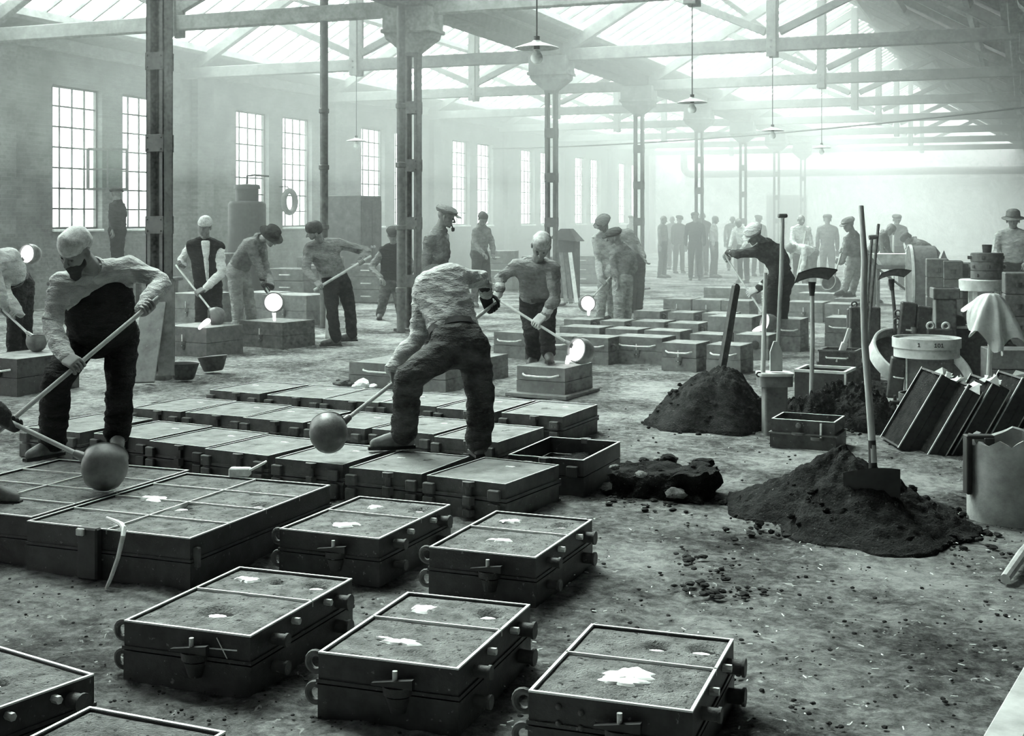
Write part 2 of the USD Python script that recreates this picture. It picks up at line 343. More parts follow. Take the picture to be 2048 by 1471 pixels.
# ---------------------------------------------------------------- roofs: glazed on the left slope, boarded on the right
SL = math.hypot(RIDGE_X, RIDGE_Z - EAVE_Z); UX, UZ = abs(RIDGE_X) / SL, (RIDGE_Z - EAVE_Z) / SL
def slope_m(x_low, y, left):
    """Local frame of a roof slope: x along the hall, y up the slope from the valley, z outwards."""
    m = np.eye(4); s = 1 if left else -1
    m[:3, 0] = (0, 1, 0) if not left else (0, 1, 0)
    m[:3, 1] = (s * UX, 0, UZ); m[:3, 2] = np.cross(m[:3, 0], m[:3, 1]) * (-1 if left else -1)
    if m[2, 2] < 0: m[:3, 2] *= -1
    m[:3, 3] = (x_low, y, EAVE_Z)
    return m
BW = 0.62                                        # boarded strip above the valley
for bay_i, (xl, nm) in enumerate(((CX, 'nave'), (WX, 'aisle'))):
    r = thing('ceiling', kind='structure')
    strips, bars, purl, far = [], [], [], []
    for yk in TR[:-1]:
        m = slope_m(xl, yk, True)
        if yk < 4.5:
            strips.append(tf(box((0, -0.1, 0.0), (BAY, SL, 0.05)), m)); continue  # near bays boarded over, added to keep light off camera-facing sides
        strips.append(tf(box((0, -0.1, 0.0), (BAY, BW, 0.05)), m))
        n = 10
        for i in range(n):
            a, b = BAY / n * i, BAY / n * (i + 1)
            bars.append(tf(cbox((a, (BW + SL) / 2, 0.03), (0.045, SL - BW, 0.06)), m))
            for j in range(2):
                s0, s1 = BW + (SL - BW) / 2 * j, BW + (SL - BW) / 2 * (j + 1)
                pane = tf(box((a + 0.025, s0, 0.052), (b - 0.025, s1 + 0.04, 0.057)), m)
                if yk >= Y0 - 0.1 and yk < Y0 + BAY * 6.5: obj('glass_pane', pane, M_glass, r, smooth=False)
                else: far.append(pane)
        for s in (BW, BW + (SL - BW) * 0.52): purl.append(tf(cbox((BAY / 2, s, -0.09), (BAY, 0.11, 0.17)), m))
    obj('eaves_and_blocking_boards', cat(strips), M_wooddark, r, smooth=False)
    obj('glazing_bar', cat(bars), M_timber, r, smooth=False, kind='stuff')
    obj('purlin', cat(purl), M_timber, r, smooth=False, kind='stuff')
    obj('distant_glass_pane', cat(far), M_glass, r, smooth=False, kind='stuff')
    M_boardp = mat('weathered_pale_board', 0.4, 0.85, 0.3, 3.0, 0.25, 30, 0.005)  # paler tone for the narrow boards of the right slope
    # right slope of the same roof
    r = thing('ceiling', kind='structure')
    xr = xl - CX; far, raf = [], []
    q = rnd('boards', nm)
    for yk in TR[:-1]:
        m = slope_m(xr, yk, False); y = 0.0
        while y < BAY - 0.02:
            w = min(q.choice((0.17, 0.2, 0.24, 0.3)), BAY - y); gap = q.choice((0.003, 0.003, 0.004, 0.012, 0.03)); lift = q.uniform(0, 0.02)
            b = tf(box((y, -0.05, lift), (y + w - gap, SL + 0.02, lift + 0.012)), m); y += w
            if nm == 'nave' and Y0 + BAY * 0.9 <= yk < Y0 + BAY * 5.5: obj('roof_board', b, M_boardp if w < 0.19 else (M_board if q.random() < 0.72 else M_timber), r, smooth=False)
            else: far.append(b)
        for i in range(4): raf.append(tf(cbox((BAY / 4 * (i + 0.5), SL / 2, -0.07), (0.15, SL, 0.16)), m))
        for s in (0.9, 2.7, 4.2): raf.append(tf(cbox((BAY / 2, s, -0.2), (BAY, 0.12, 0.12)), m))
    obj('rafter', cat(raf), M_timber, r, smooth=False, kind='stuff')
    obj('distant_roof_board', cat(far), M_board, r, smooth=False, kind='stuff')
struct('ceiling', box((-0.1, YA, EAVE_Z), (3.4, YB, EAVE_Z + 0.08)), M_board)  # unseen flat lid, added to shut out light from the right
def valley(x, w=0.5):
    return cat([rbox((x - w / 2, YA, 4.70), (x + w / 2, YB, 4.97), 0.02), box((x - w / 2 - 0.12, YA, 4.93), (x + w / 2 + 0.12, YB, 4.99))])
struct('valley_beam', valley(CX), M_wooddark, label='long dark valley beam over the row of steel columns')
struct('valley_beam', valley(0.0), M_timber, label='valley beam over the right edge of the hall')
struct('wall_plate', rbox((WX - 0.05, YA, 4.72), (WX + 0.16, YB, 4.95), 0.02), M_timber, label='timber plate along the top of the window wall')

# trusses
def make_truss(loc):
    t = thing('roof_truss', kind='structure', loc=loc)
    S = abs(CX)
    obj('tie_beam', rbox((0.0, -0.09, 4.60), (S, 0.09, 4.83), 0.012), M_timber, t, smooth=False)
    up = lambda x: EAVE_Z - 0.28 + (RIDGE_Z - EAVE_Z) * (x / (S / 2))
    for s in (0, 1):
        X = lambda x: x if not s else S - x
        pts = [(X(0.15), up(0.15) - 0.0), (X(S / 2), up(S / 2))]
        m = frame((pts[0][0], 0, pts[0][1]), (pts[1][0] - pts[0][0], 0, pts[1][1] - pts[0][1])); L = math.hypot(pts[1][0] - pts[0][0], pts[1][1] - pts[0][1])
        obj('principal_rafter', tf(rbox((0, -0.08, -0.1), (L, 0.08, 0.1), 0.01), m), M_timber, t, smooth=False)
        a, b = np.array([X(S / 2 - 0.12), 0, 4.95]), np.array([X(S / 4), 0, up(S / 4) - 0.05])
        obj('strut', tf(rbox((0, -0.06, -0.07), (np.linalg.norm(b - a), 0.06, 0.07), 0.01), frame(a, b - a)), M_timber, t, smooth=False)
    for s in (-1, 1):
        obj('king_post', rbox((S / 2 - 0.085, s * 0.125 - 0.035, 4.50), (S / 2 + 0.085, s * 0.125 + 0.035, up(S / 2) + 0.1), 0.006), M_timber, t, smooth=False)
    obj('bolt', cat([cyl((S / 2, -0.19, z), (S / 2, 0.19, z), 0.02, n=6) for z in (4.66, 4.78)]), M_steel, t, kind='stuff')
    return t
truss = make_truss((CX, TR[3], 0))
for i, yk in enumerate(TR):
    if i not in (3,) and 1 <= i <= 11: x = dup(truss, loc=(CX, yk, 0)); x.SetCustomDataByKey('kind', 'structure')
    if 1 <= i <= 11: x = dup(truss, loc=(WX, yk, 0)); x.SetCustomDataByKey('kind', 'structure')

# riveted steel columns under timber corbel boxes
def make_column(loc, label):
    c = thing('steel_column', label, 'column', loc, kind='structure')
    w, dp, t = 0.215, 0.16, 0.011
    for s in (-1, 1):
        ch = [cbox((s * (w / 2 - t / 2), 0, 2.05), (t, dp, 4.15))] + [cbox((s * (w / 2 - 0.026), e * (dp / 2 - t / 2), 2.05), (0.052, t, 4.15)) for e in (-1, 1)]
        obj('channel', cat(ch), M_steel, c, smooth=False)
    for k in range(6):
        z = -0.13 + 0.845 * k
        for e in (-1, 1):
            pl = obj('batten_plate', rbox((-w / 2 - 0.004, e * (dp / 2 + 0.006) - 0.006, z - 0.09), (w / 2 + 0.004, e * (dp / 2 + 0.006) + 0.006, z + 0.09), 0.002), M_steel, c, smooth=False)
            obj('rivets', cat([cyl((sx * 0.085, e * (dp / 2 + 0.012), z + sz * 0.06), (sx * 0.085, e * (dp / 2 + 0.024), z + sz * 0.06), 0.014, 0.008, n=8) for sx in (-1, 1) for sz in (-1, 1)]), M_steel, pl, kind='stuff')
    obj('base_plate', rbox((-0.22, -0.2, -0.05), (0.22, 0.2, 0.03), 0.005), M_steel, c, smooth=False)
    bw, bd = 0.375, 0.26
    obj('corbel_box', cat([rbox((-bw, -bd, 4.36), (bw, bd, 4.70), 0.015), rbox((-bw - 0.02, -bd - 0.02, 4.33), (bw + 0.02, bd + 0.02, 4.39), 0.01)]), M_timber, c, smooth=False)
    obj('corbel_bracket', hull([(sx * a, sy * b, z) for sx in (-1, 1) for sy in (-1, 1) for a, b, z in ((bw, bd * 0.75, 4.33), (w / 2 + 0.01, dp / 2 + 0.01, 4.05), (bw * 0.93, bd * 0.75, 4.25))]), M_timber, c, smooth=False)
    return c
ordn = ['nearest tall riveted steel column with bolted batten plates, behind the stooping bearded man', 'steel column with a round downpipe strapped to its side', 'steel column behind the man pouring in the dark jacket', 'fourth steel column of the row, beyond the boy in the cap',
        'fifth steel column of the row, rising out of the standing crowd', 'sixth steel column, behind the man in the pale flat cap', 'seventh steel column, in front of the dark end door', 'last and faintest steel column of the row']
col0 = make_column((CX, Y0, 0), ordn[0])
for k in range(1, 8): dup(col0, ordn[k], (CX, Y0 + BAY * k, 0)).SetCustomDataByKey('kind', 'structure')
for k in range(1, 8): dup(col0, 'steel column standing against the right edge of the hall', (0.28, Y0 + BAY * k, 0), group='columns along the right edge of the hall').SetCustomDataByKey('kind', 'structure')
def downpipe(loc, label, top=4.9):
    p = thing('downpipe', label, 'pipe', loc)
    obj('pipe', cyl((0, 0, 0), (0, 0, top), 0.062, n=20), M_steel, p)
    for z in (0.6, 1.5, 2.4, 3.25): obj('pipe_collar', lathe([(0.062, z - 0.04), (0.078, z - 0.03), (0.078, z + 0.03), (0.062, z + 0.04)], 20), M_steel, p)
pp = Q(821, 438, 18.0)
downpipe((CX - 0.01, Y0 + BAY - 0.37, 0), 'round iron downpipe fixed to the second steel column', 4.69)
pp = Q(648, 438, 19.6); downpipe((pp[0], pp[1], 0), 'plain round iron pipe rising alone between two windows', 5.6)

# pipe along the end wall, cable across the hall, pendant lamps
wE = depth(np.array([CX + 3, YB - 0.5]))
a = Q(1313, 346, depth(np.array([WX * 0.85, YB - 0.4]))); b = Q(2060, 342, depth(np.array([0.3, YB - 0.4])))
yE = YB - 0.35; X0, X1, zE = -15.2, 0.9, 1.62 + 95 * wE / FPX
pt = [(X0, yE, zE + 1.2), (X0, yE, zE + 0.4)] + [(X0 + 0.4 - 0.4 * math.cos(t), yE, zE + 0.4 - 0.4 * math.sin(t)) for t in np.linspace(0.2, math.pi / 2, 5)] + [(-10, yE, zE), (-5, yE, zE + 0.02), (X1, yE, zE)]
obj('steam_pipe', tube(pt, 0.17, 12), M_steel, smooth=40, label='thick pipe running across the pale end wall', cat='pipe')
ca, cb_ = Q(985, 297, 40.5), Q(2062, 213, 26.9)
t = np.linspace(0, 1, 24)[:, None]
obj('cable', tube(ca + (cb_ - ca) * t - np.array([0, 0, 0.35]) * (4 * t * (1 - t)) * 0.5, 0.022, 6), M_ironx, label='long dark cable sagging across the hall under the trusses', cat='cable')
def make_lamp(loc, label, drop=1.46):
    l = thing('pendant_lamp', label, 'lamp', loc)
    obj('cord', cyl((0, 0, 0.12), (0, 0, drop), 0.008, n=6), M_ironx, l)
    obj('shade', lathe([(0.035, 0.10), (0.05, 0.085), (0.10, 0.07), (0.2, 0.035), (0.205, 0.028), (0.195, 0.03), (0.1, 0.06), (0.03, 0.075)], 28), M_enamel, l, smooth=60)
    obj('lamp_holder', cyl((0, 0, 0.02), (0, 0, 0.14), 0.028, n=12), M_ironx, l)
    obj('bulb', lathe([(0.0001, -0.115), (0.03, -0.11), (0.052, -0.085), (0.058, -0.06), (0.05, -0.03), (0.03, 0.0), (0.022, 0.03)], 16), M_bulb, l, smooth=True)
    return l
lz = 3.16
lamp = make_lamp((RIDGE_X, Y0, lz), 'nearest hanging lamp with dark shade and white bulb, high above the middle of the hall')
for (px, w, lb) in ((1362, 17.1, 'hanging lamp with pale dished shade, over the fourth column'), (1526, 22.4, 'hanging lamp right of the sixth column, above the cable'), (1625, 27.6, 'small faint hanging lamp furthest right and lowest of the row')):
    y = Y0 + BAY * round((Q(px, 438, w)[1] - Y0 + .3) / BAY); dup(lamp, lb, (RIDGE_X, y, lz), name='pendant_lamp')
dup(lamp, 'bare looking hanging bulb in the left aisle beside the lone pipe', (CX + RIDGE_X, Y0 + 2 * BAY, 3.16), name='pendant_lamp')
# ---------------------------------------------------------------- moulding flasks
def rect(z, fl, fr, br, bl=None):
    a, b, c = (G(*p, z)[:2] for p in (fl, fr, br)); d = G(*bl, z)[:2] if bl else a + c - b
    x, y = ((b - a) + (c - d)) / 2, ((d - a) + (c - b)) / 2
    an = (math.degrees(math.atan2(x[1], x[0])) + math.degrees(math.atan2(y[1], y[0])) - 90) / 2
    return (a + b + c + d) / 4, float(np.hypot(*x)), float(np.hypot(*y)), an
def front(z, fl, fr, D, an=None):
    a, b = (G(*p, z)[:2] for p in (fl, fr)); x = b - a
    an = math.degrees(math.atan2(x[1], x[0])) if an is None else an
    n = np.array([-math.sin(math.radians(an)), math.cos(math.radians(an))])
    return (a + b) / 2 + n * D / 2, float(np.hypot(*x)), D, an

def sand_top(W, D, H, holes=(), n=34, seed=1, amp=0.010):
    """The rammed sand surface inside a flask, dished and pocked, with craters at holes (u, v, r)."""
    m = max(8, int(n * D / W))
    def fn(u, v):
        x, y = (u - 0.5) * W, (v - 0.5) * D
        p = np.stack([x, y, np.zeros_like(x) + seed * 7.3], -1)
        z = H + amp * (meshkit.fbm(p * 14, 3, seed) - 0.62) + amp * 1.6 * np.minimum(0, meshkit.noise(p * 38, seed + 4) - 0.16)
        for (a, b, r) in holes:
            q = np.hypot(x - a, y - b) / r
            z = z - 0.022 * np.clip(1.25 - q ** 2, 0, 1) + 0.004 * np.exp(-((q - 1.35) / 0.25) ** 2)
        edge = np.minimum(np.minimum(u, 1 - u) * W, np.minimum(v, 1 - v) * D)
        z = np.where(edge < 0.004, H - 0.004, z)
        return np.stack([x, y, z], -1)
    return gridmesh(n, m, fn)
def splash(x, y, z, r, seed, ragged=0.3, squash=0.75, h=0.004):
    """A spilt, set pool of iron: a thin lens with a ragged outline."""
    n = 30; q = rnd('splash', seed); a = np.arange(n) * 2 * math.pi / n
    ph = [q.uniform(0, 6.28) for _ in range(4)]
    rr = r * (1 + ragged * (0.5 * np.sin(2 * a + ph[0]) + 0.4 * np.sin(3 * a + ph[1]) + 0.35 * np.sin(7 * a + ph[2]) + 0.25 * np.sin(11 * a + ph[3])))
    out = np.stack([x + rr * np.cos(a), y + squash * rr * np.sin(a), np.full(n, z)], 1)
    mid = np.stack([x + 0.8 * rr * np.cos(a), y + 0.8 * squash * rr * np.sin(a), np.full(n, z + h)], 1)
    v = np.vstack([out, mid, [[x, y, z + h * 1.2], [x, y, z - 0.003]]]); f = []
    for i in range(n):
        j = (i + 1) % n
        f += [[i, j, n + i], [j, n + j, n + i], [n + i, n + j, 2 * n], [j, i, 2 * n + 1]]
    return (v, np.array(f))
def half_round(x, y, z0, z1, r0, r1, n=10):
    a = np.linspace(math.pi, 2 * math.pi, n)
    return hull([(x + r * math.cos(t), y + r * math.sin(t), z) for z, r in ((z0, r0), (z1, r1)) for t in a])
def ring_ear(c, axis, R=0.030, r=0.012):
    v, f = lathe([(R + r * math.cos(t), r * math.sin(t)) for t in np.linspace(0, 2 * math.pi, 9)], 16)
    m = frame(c, axis); m = m[:, [1, 2, 0, 3]]
    return tf((v, f), m)

def make_big_flask(label, c, W, D, an, H, holes=(), puddles=(), bars=(), front_fit=True, seed=1, group=None, side=True, rim=True):
    t = thing('moulding_flask', label, 'moulding flask', (c[0], c[1], 0), an, group)
    wall = 0.012
    obj('cope', cat([frame_ring(W, D, H / 2 + 0.002, H, wall), frame_ring(W + 0.012, D + 0.012, H / 2 + 0.002, H / 2 + 0.014, 0.012)]), M_iron, t, smooth=False)
    obj('drag', cat([frame_ring(W + 0.004, D + 0.004, -0.015, H / 2 - 0.002, wall), frame_ring(W + 0.016, D + 0.016, H / 2 - 0.014, H / 2 - 0.002, 0.012)]), M_iron, t, smooth=False)
    if rim: obj('worn_rim', frame_ring(W + 0.002, D + 0.002, H - 0.003, H + 0.0025, 0.0105), M_rim, t, smooth=False, label='bright worn upper edge')
    sd = obj('sand', sand_top(W - 0.018, D - 0.018, H - 0.005, [h[:3] for h in holes], seed=seed), M_sand, t, smooth=40)
    for (x0, y0, x1, y1) in bars:
        a, b = np.array([x0, y0, H - 0.001]), np.array([x1, y1, H - 0.001])
        obj('cross_bar', tf(box((0, -0.0042, -0.02), (np.linalg.norm(b - a), 0.0042, 0.0035)), frame(a, b - a)), M_rim, t, smooth=False)
    for i, (x, y, r) in enumerate(holes):
        obj('dark_hole', splash(x, y, H - 0.021, r * 0.85, (seed, i), 0.12, 1.0, 0.001), M_hole, sd, smooth=30)  # dark disc laid in the bottom of each crater
        obj('iron_in_hole', splash(x - r * 0.05, y - r * 0.28, H - 0.0175, r * 0.6, (seed, i, 2), 0.15, 0.8, 0.002), M_slag, sd, smooth=30)
    for i, (x, y, r, sq) in enumerate(puddles):
        obj('spilt_iron', splash(x, y, H - 0.006, r, (seed, i, 5), 0.34, sq, 0.007), M_slag, sd, smooth=30)
    y = -D / 2
    if front_fit:
        x = 0.04
        obj('cope_lug', half_round(x, y, H * 0.5, H * 0.64, 0.05, 0.052), M_iron, t)
        obj('drag_lug', half_round(x, y, H * 0.2, H * 0.47, 0.026, 0.043), M_iron, t)
        obj('pin', cyl((x, y - 0.027, H * 0.45), (x, y - 0.027, H * 0.9), 0.0085, n=10), M_worn, t)
        obj('wedge', hull([(x - 0.075, y - 0.045, H * 0.66), (x + 0.065, y - 0.04, H * 0.645), (x - 0.075, y - 0.02, H * 0.66), (x + 0.065, y - 0.018, H * 0.645), (x - 0.075, y - 0.045, H * 0.70), (x + 0.065, y - 0.04, H * 0.80), (x - 0.075, y - 0.02, H * 0.70), (x + 0.065, y - 0.018, H * 0.80)]), M_ironx, t, smooth=False)
        for z in (H * 0.78, H * 0.27):
            obj('ring_lug', cat([ring_ear((-W / 2 - 0.026, y + 0.035, z), (0, 1, 0)), cbox((-W / 2 - 0.002, y + 0.035, z), (0.02, 0.018, 0.07))]), M_ironl, t)
    if side:
        for yy, big in ((-0.30 * D, 0), (0.33 * D, 1)):
            for z in (H * 0.74, H * 0.26):
                tr = obj('trunnion', cat([cyl((W / 2 - 0.005, yy, z), (W / 2 + 0.055, yy, z), 0.02 + 0.005 * big, n=14), cyl((W / 2 + 0.05, yy, z), (W / 2 + 0.06, yy, z), 0.024 + 0.007 * big, n=14)]), M_ironl, t, smooth=40)
        obj('side_bolt', cat([cyl((W / 2 - 0.004, yy, H * 0.86), (W / 2 + 0.03, yy, H * 0.86), 0.013, n=6) for yy in (-0.12 * D, 0.2 * D)]), M_worn, t, kind='stuff')
        obj('back_lug', half_round(0, 0, 0, 1, 1, 1) if False else tf(half_round(0.04, y, H * 0.5, H * 0.64, 0.05, 0.052), mtx(rz=180)), M_iron, t)
    return t
big = 'foundry flasks in the foreground'
def R4(z, *p): return rect(z, *p)
c, W, D, an = R4(.2, (258, 1240), (508, 1275), (692, 1158), (477, 1131))
make_big_flask('black iron flask left of the front row, chalk cross on its near face', c, W, D, an, .2, [(0.0, -0.16, 0.062), (0.17, 0.26, 0.05), (0.0, 0.24, 0.03)], [(-0.13, 0.24, 0.05, 0.7)], [(-W / 2, 0.06, W / 2, 0.06)], seed=1, group=None)
F1 = (c, W, D, an)
c, W, D, an = R4(.2, (635, 1303), (915, 1338), (1062, 1208), (816, 1185))
make_big_flask('flask front and centre, white iron spilt along its pouring hole', c, W, D, an, .2, [(0.14, 0.22, 0.05)], [(-0.03, -0.17, 0.06, 0.55), (-0.10, -0.155, 0.035, 0.35), (-0.11, 0.2, 0.055, 0.75)], [(-W / 2, 0.05, W / 2, 0.05)], seed=2)
c, W, D, an = R4(.2, (1060, 1380), (1390, 1425), (1462, 1278), (1182, 1247))
f3 = make_big_flask('rightmost front flask with a large pale iron splash and riveted near face', c, W, D, an, .2, [(0.02, 0.2, 0.042), (0.17, 0.22, 0.05)], [(0.0, -0.09, 0.075, 0.8), (0.0, -0.16, 0.075, 0.4)], [(-W / 2, 0.035, W / 2, 0.035)], seed=3)
for dx, z in ((-0.155, 0.165), (-0.155, 0.115), (-0.085, 0.155), (-0.085, 0.11), (-0.01, 0.125)):
    obj('rivet', tf(lathe([(0.0105, 0), (0.0095, 0.005), (0.006, 0.0085), (0.0001, 0.0095)], 10), mtx((dx, -D / 2, z), rx=90)), M_ironl, f3, smooth=True)
c, W, D, an = R4(.2, (568, 1057), (762, 1078), (893, 1010), (715, 990))
make_big_flask('flask behind the chalk-crossed one, three bright pools of iron on its sand', c, W, D, an, .2, [(0.16, 0.24, 0.05)], [(-0.02, -0.18, 0.065, 0.7), (-0.07, 0.2, 0.045, 0.7)], [(-W / 2, 0.05, W / 2, 0.05)], seed=4)
c, W, D, an = R4(.2, (862, 1094), (1073, 1115), (1181, 1040), (990, 1020))
make_big_flask('flask right of centre beside the bare floor, wedge and pin on its near face', c, W, D, an, .2, [(0.15, 0.23, 0.048)], [(-0.01, -0.14, 0.055, 0.55), (-0.10, 0.22, 0.048, 0.75)], [(-W / 2, 0.05, W / 2, 0.05)], seed=5)
c, W, D, an = front(.2, (-330, 1386), (-12, 1425), 0.72, -6)
c = G(84, 1383, .2)[:2] - np.array([math.cos(math.radians(-6)), math.sin(math.radians(-6))]) * 0.25 - np.array([math.sin(math.radians(6)), math.cos(math.radians(6))]) * 0.02
make_big_flask('flask cut off by the lower left corner, only its right end showing', (c[0], c[1] - 0.02), 0.5, 0.5, -12, .2, [(0.05, 0.05, 0.04)], [], [], seed=6)
bl, br = G(185, 1414, .2)[:2], G(445, 1462, .2)[:2]
x = br - bl; an = math.degrees(math.atan2(x[1], x[0])); nrm = np.array([x[1], -x[0]]) / np.hypot(*x)
make_big_flask('flask cut off by the bottom of the view beneath the chalk-crossed one', (bl + br) / 2 + nrm * 0.36, float(np.hypot(*x)) + 0.02, 0.72, an, .2, [(-0.1, 0.1, 0.05)], [], [(-0.25, 0.0, 0.25, 0.0)], seed=7)
obj('wedge', cat([rbox((0, 0, 0), (0.001, 0.001, 0.001), 0.0001)]), M_iron) if False else None
# two large cross-barred flasks on the left
def grid_bars(W, D, nx, ny):
    return [(-W / 2 + W * i / nx, -D / 2, -W / 2 + W * i / nx, D / 2) for i in range(1, nx)] + [(-W / 2, -D / 2 + D * j / ny, W / 2, -D / 2 + D * j / ny) for j in range(1, ny)]
c, W, D, an = R4(.215, (68, 1040), (385, 1080), (648, 970), (370, 944))
L1 = (c, W, D, an)
l1 = make_big_flask('large flask with a grid of cross bars, an iron hook at its near side', c, W, D, an, .215, [(0.02, -0.08, 0.075), (0.2, 0.33, 0.05), (0.36, 0.1, 0.05)], [(-0.22, 0.02, 0.07, 0.8)], grid_bars(W, D, 2, 4), front_fit=False, seed=8, side=False)
for z in (0.06, 0.15): obj('boss', tf(lathe([(0.045, 0), (0.045, 0.02), (0.03, 0.028), (0.0001, 0.03)], 18), mtx((-0.08, -D / 2, z), rx=90)), M_iron, l1)
obj('clamp_plate', rbox((-0.13, -D / 2 - 0.045, -0.01), (-0.02, -D / 2, 0.225), 0.008), M_ironx, l1, smooth=False)
obj('clamp_knob', rbox((-0.125, -D / 2 - 0.06, 0.19), (-0.085, -D / 2 - 0.04, 0.222), 0.004), M_worn, l1, smooth=False)
obj('corner_latch', rbox((W / 2 - 0.004, -D / 2 + 0.02, 0.08), (W / 2 + 0.025, -D / 2 + 0.05, 0.17), 0.005), M_ironl, l1, smooth=False)
c2, W2, D2 = L1[0] - np.array([math.cos(math.radians(an)), math.sin(math.radians(an))]) * (W + 0.035) + np.array([0, 0.07]), W, D
l2 = make_big_flask('large cross-barred flask at the left edge, under the swinging ladle', c2, W2, D2, an, .215, [], [], grid_bars(W2, D2, 2, 4), front_fit=False, seed=9, side=False)
h = thing('hooked_iron_bar', 'bent iron hook bar leaning on the near side of the large grid flask', 'hook', (0, 0, 0))
m = mtx((c[0], c[1], 0), rz=an)
o = Q(240, 1100, 5.75)
pth = [Q(214, 1035, 6.02) - o, Q(232, 1042, 5.92) - o, Q(243, 1048, 5.86) - o, Q(248, 1056, 5.8) - o, Q(246, 1072, 5.76) - o, Q(236, 1115, 5.74) - o, Q(222, 1155, 5.72) - o, Q(212, 1177, 5.71) - o]
h.GetAttribute('xformOp:translate').Set(Gf.Vec3d(*map(float, o)))
obj('bar', tube(pth, [0.007, 0.01, 0.012, 0.012, 0.011, 0.010, 0.009, 0.007], 8), M_worn, h)
bk = thing('iron_angle_piece', 'small bright bent iron piece lying on the far edge of the large grid flask', 'scrap', (0, 0, 0))
p = G(490, 947, .23); mm = mtx((p[0], p[1], 0.219), rz=an + 20)
obj('angle_iron', tf(cat([rbox((-0.085, -0.03, 0), (0.03, 0.03, 0.045), 0.006), tf(rbox((0, -0.03, 0), (0.11, 0.03, 0.012), 0.003), mtx((0.02, 0, 0.02), ry=-28))]), mm), M_worn, bk, smooth=False)
# chalk cross on the first flask's near face
c, W, D, an = F1
ck = thing('chalk_mark', 'white chalk cross drawn on the near face of the left front flask', 'chalk mark', (c[0], c[1], 0), an)
obj('stroke', tf(box((-0.055, -0.0006, -0.0025), (0.055, 0.0006, 0.0025)), mtx((0.15, -D / 2 - 0.0015, 0.145), ry=-2)), M_slag, ck, smooth=False)
obj('stroke', tf(box((-0.05, -0.0006, -0.002), (0.05, 0.0006, 0.002)), mtx((0.15, -D / 2 - 0.0015, 0.14), ry=58)), M_slag, ck, smooth=False)

# ---- rows of lug-cornered flasks
def make_row_flask(label, c, an, scale, seed, group, dark=False):
    W, D, H = 0.5, 0.66, 0.2
    A = M_ironx if dark else M_ironl
    t = thing('row_flask', label, 'moulding flask', (c[0], c[1], 0), an, group, scale=scale)
    obj('cope', cat([frame_ring(W, D, H / 2 + 0.003, H, 0.012), frame_ring(W + 0.02, D + 0.02, H / 2 + 0.003, H / 2 + 0.02, 0.015)]), A, t, smooth=False)
    obj('drag', cat([frame_ring(W, D, -0.015, H / 2 - 0.003, 0.012), frame_ring(W + 0.02, D + 0.02, H / 2 - 0.018, H / 2 - 0.003, 0.015)]), A, t, smooth=False)
    obj('worn_rim', frame_ring(W + 0.001, D + 0.001, H - 0.002, H + 0.0015, 0.007), M_rim, t, smooth=False, label='bright worn upper edge')
    q = rnd('row', seed); hs = [(q.uniform(-0.12, -0.02), q.uniform(-0.15, 0.0), 0.025), (q.uniform(0.06, 0.16), q.uniform(0.05, 0.2), 0.022)]
    sd = obj('sand', sand_top(W - 0.016, D - 0.016, H - 0.001, hs, n=22, seed=seed + 20), M_boxtop, t, smooth=40)
    for i, (x, y, r) in enumerate(hs): obj('dark_hole', splash(x, y, H - 0.016, r * 1.1, (seed, i), 0.2, 0.8, 0.001), M_hole, sd)
    obj('spilt_iron', splash(q.uniform(-0.14, 0.1), q.uniform(0.05, 0.2), H - 0.006, 0.03, (seed, 9), 0.4, 0.6, 0.006), M_slag, sd)
    for s in (-1, 1):
        for x in (-W / 2 + 0.025, W / 2 - 0.06):
            for z0, z1 in ((H / 2 + 0.004, H - 0.035), (0.0, H / 2 - 0.01)):
                obj('corner_block', rbox((x - 0.036, s * D / 2 - (0.035 if s < 0 else 0), z0), (x + 0.036, s * D / 2 + (0.035 if s > 0 else 0), z1), 0.005), A, t, smooth=False)
        for z0, z1 in ((H - 0.03, H - 0.004), (H / 2 - 0.03, H / 2 + 0.016), (0.01, 0.045)):
            obj('hex_lug', prism([(0.03 + 0.034 * math.cos(a) * 1.15, s * (D / 2 + 0.018) + 0.034 * math.sin(a)) for a in np.arange(6) * math.pi / 3], z0, z1), A, t, smooth=False)
        obj('lug_web', rbox((0.012, s * D / 2 - (0.022 if s < 0 else 0), 0.0), (0.048, s * D / 2 + (0.022 if s > 0 else 0), H - 0.02), 0.004), A, t, smooth=False)
    return t
rows = {'front row': [((869, 950), (1018, 970), (1106, 929), (960, 912)), ((708, 933), (850, 946), (940, 910), (785, 905)), ((562, 915), (693, 929), (782, 896), (655, 884)), ((427, 895.5), (547, 912), (640, 882), (528, 868)), ((314, 881), (418, 895), (524, 866), (421, 853)), ((205, 866), (303, 879), (412, 852), (310, 839)), ((62, 851), (176, 869), (290, 838), (185, 824))],
        'middle row': [((877, 873), (1003, 885), (1079, 854), None), ((750, 857), (872, 868), (955, 842), (838, 831)), ((628, 846), (732, 859), (825, 832), (715, 822)), ((499, 833.5), (610, 846.6), (700, 822), (573, 812)), ((385, 824), (490, 833.5), (580, 810), (460, 802)), ((270, 815), (370.5, 824), (457, 801), (379, 793))],
        'back row': [((1014, 825), (1132, 834), (1186, 808.6), (1070.5, 800)), ((887, 815), (999, 825), (1057, 800), None), ((765, 804), (874, 812.6), (950, 792), (840, 784)), ((651, 797), (757.6, 805), (840, 783), (728, 777)), ((544.5, 789), (647, 797), (725, 776), (620, 769)), ((431, 779), (525, 788), (605, 769), (516, 760.6))]}
proto, nth = {}, ['rightmost', 'second from the right', 'third from the right', 'fourth from the right', 'fifth from the right', 'sixth from the right', 'seventh from the right']
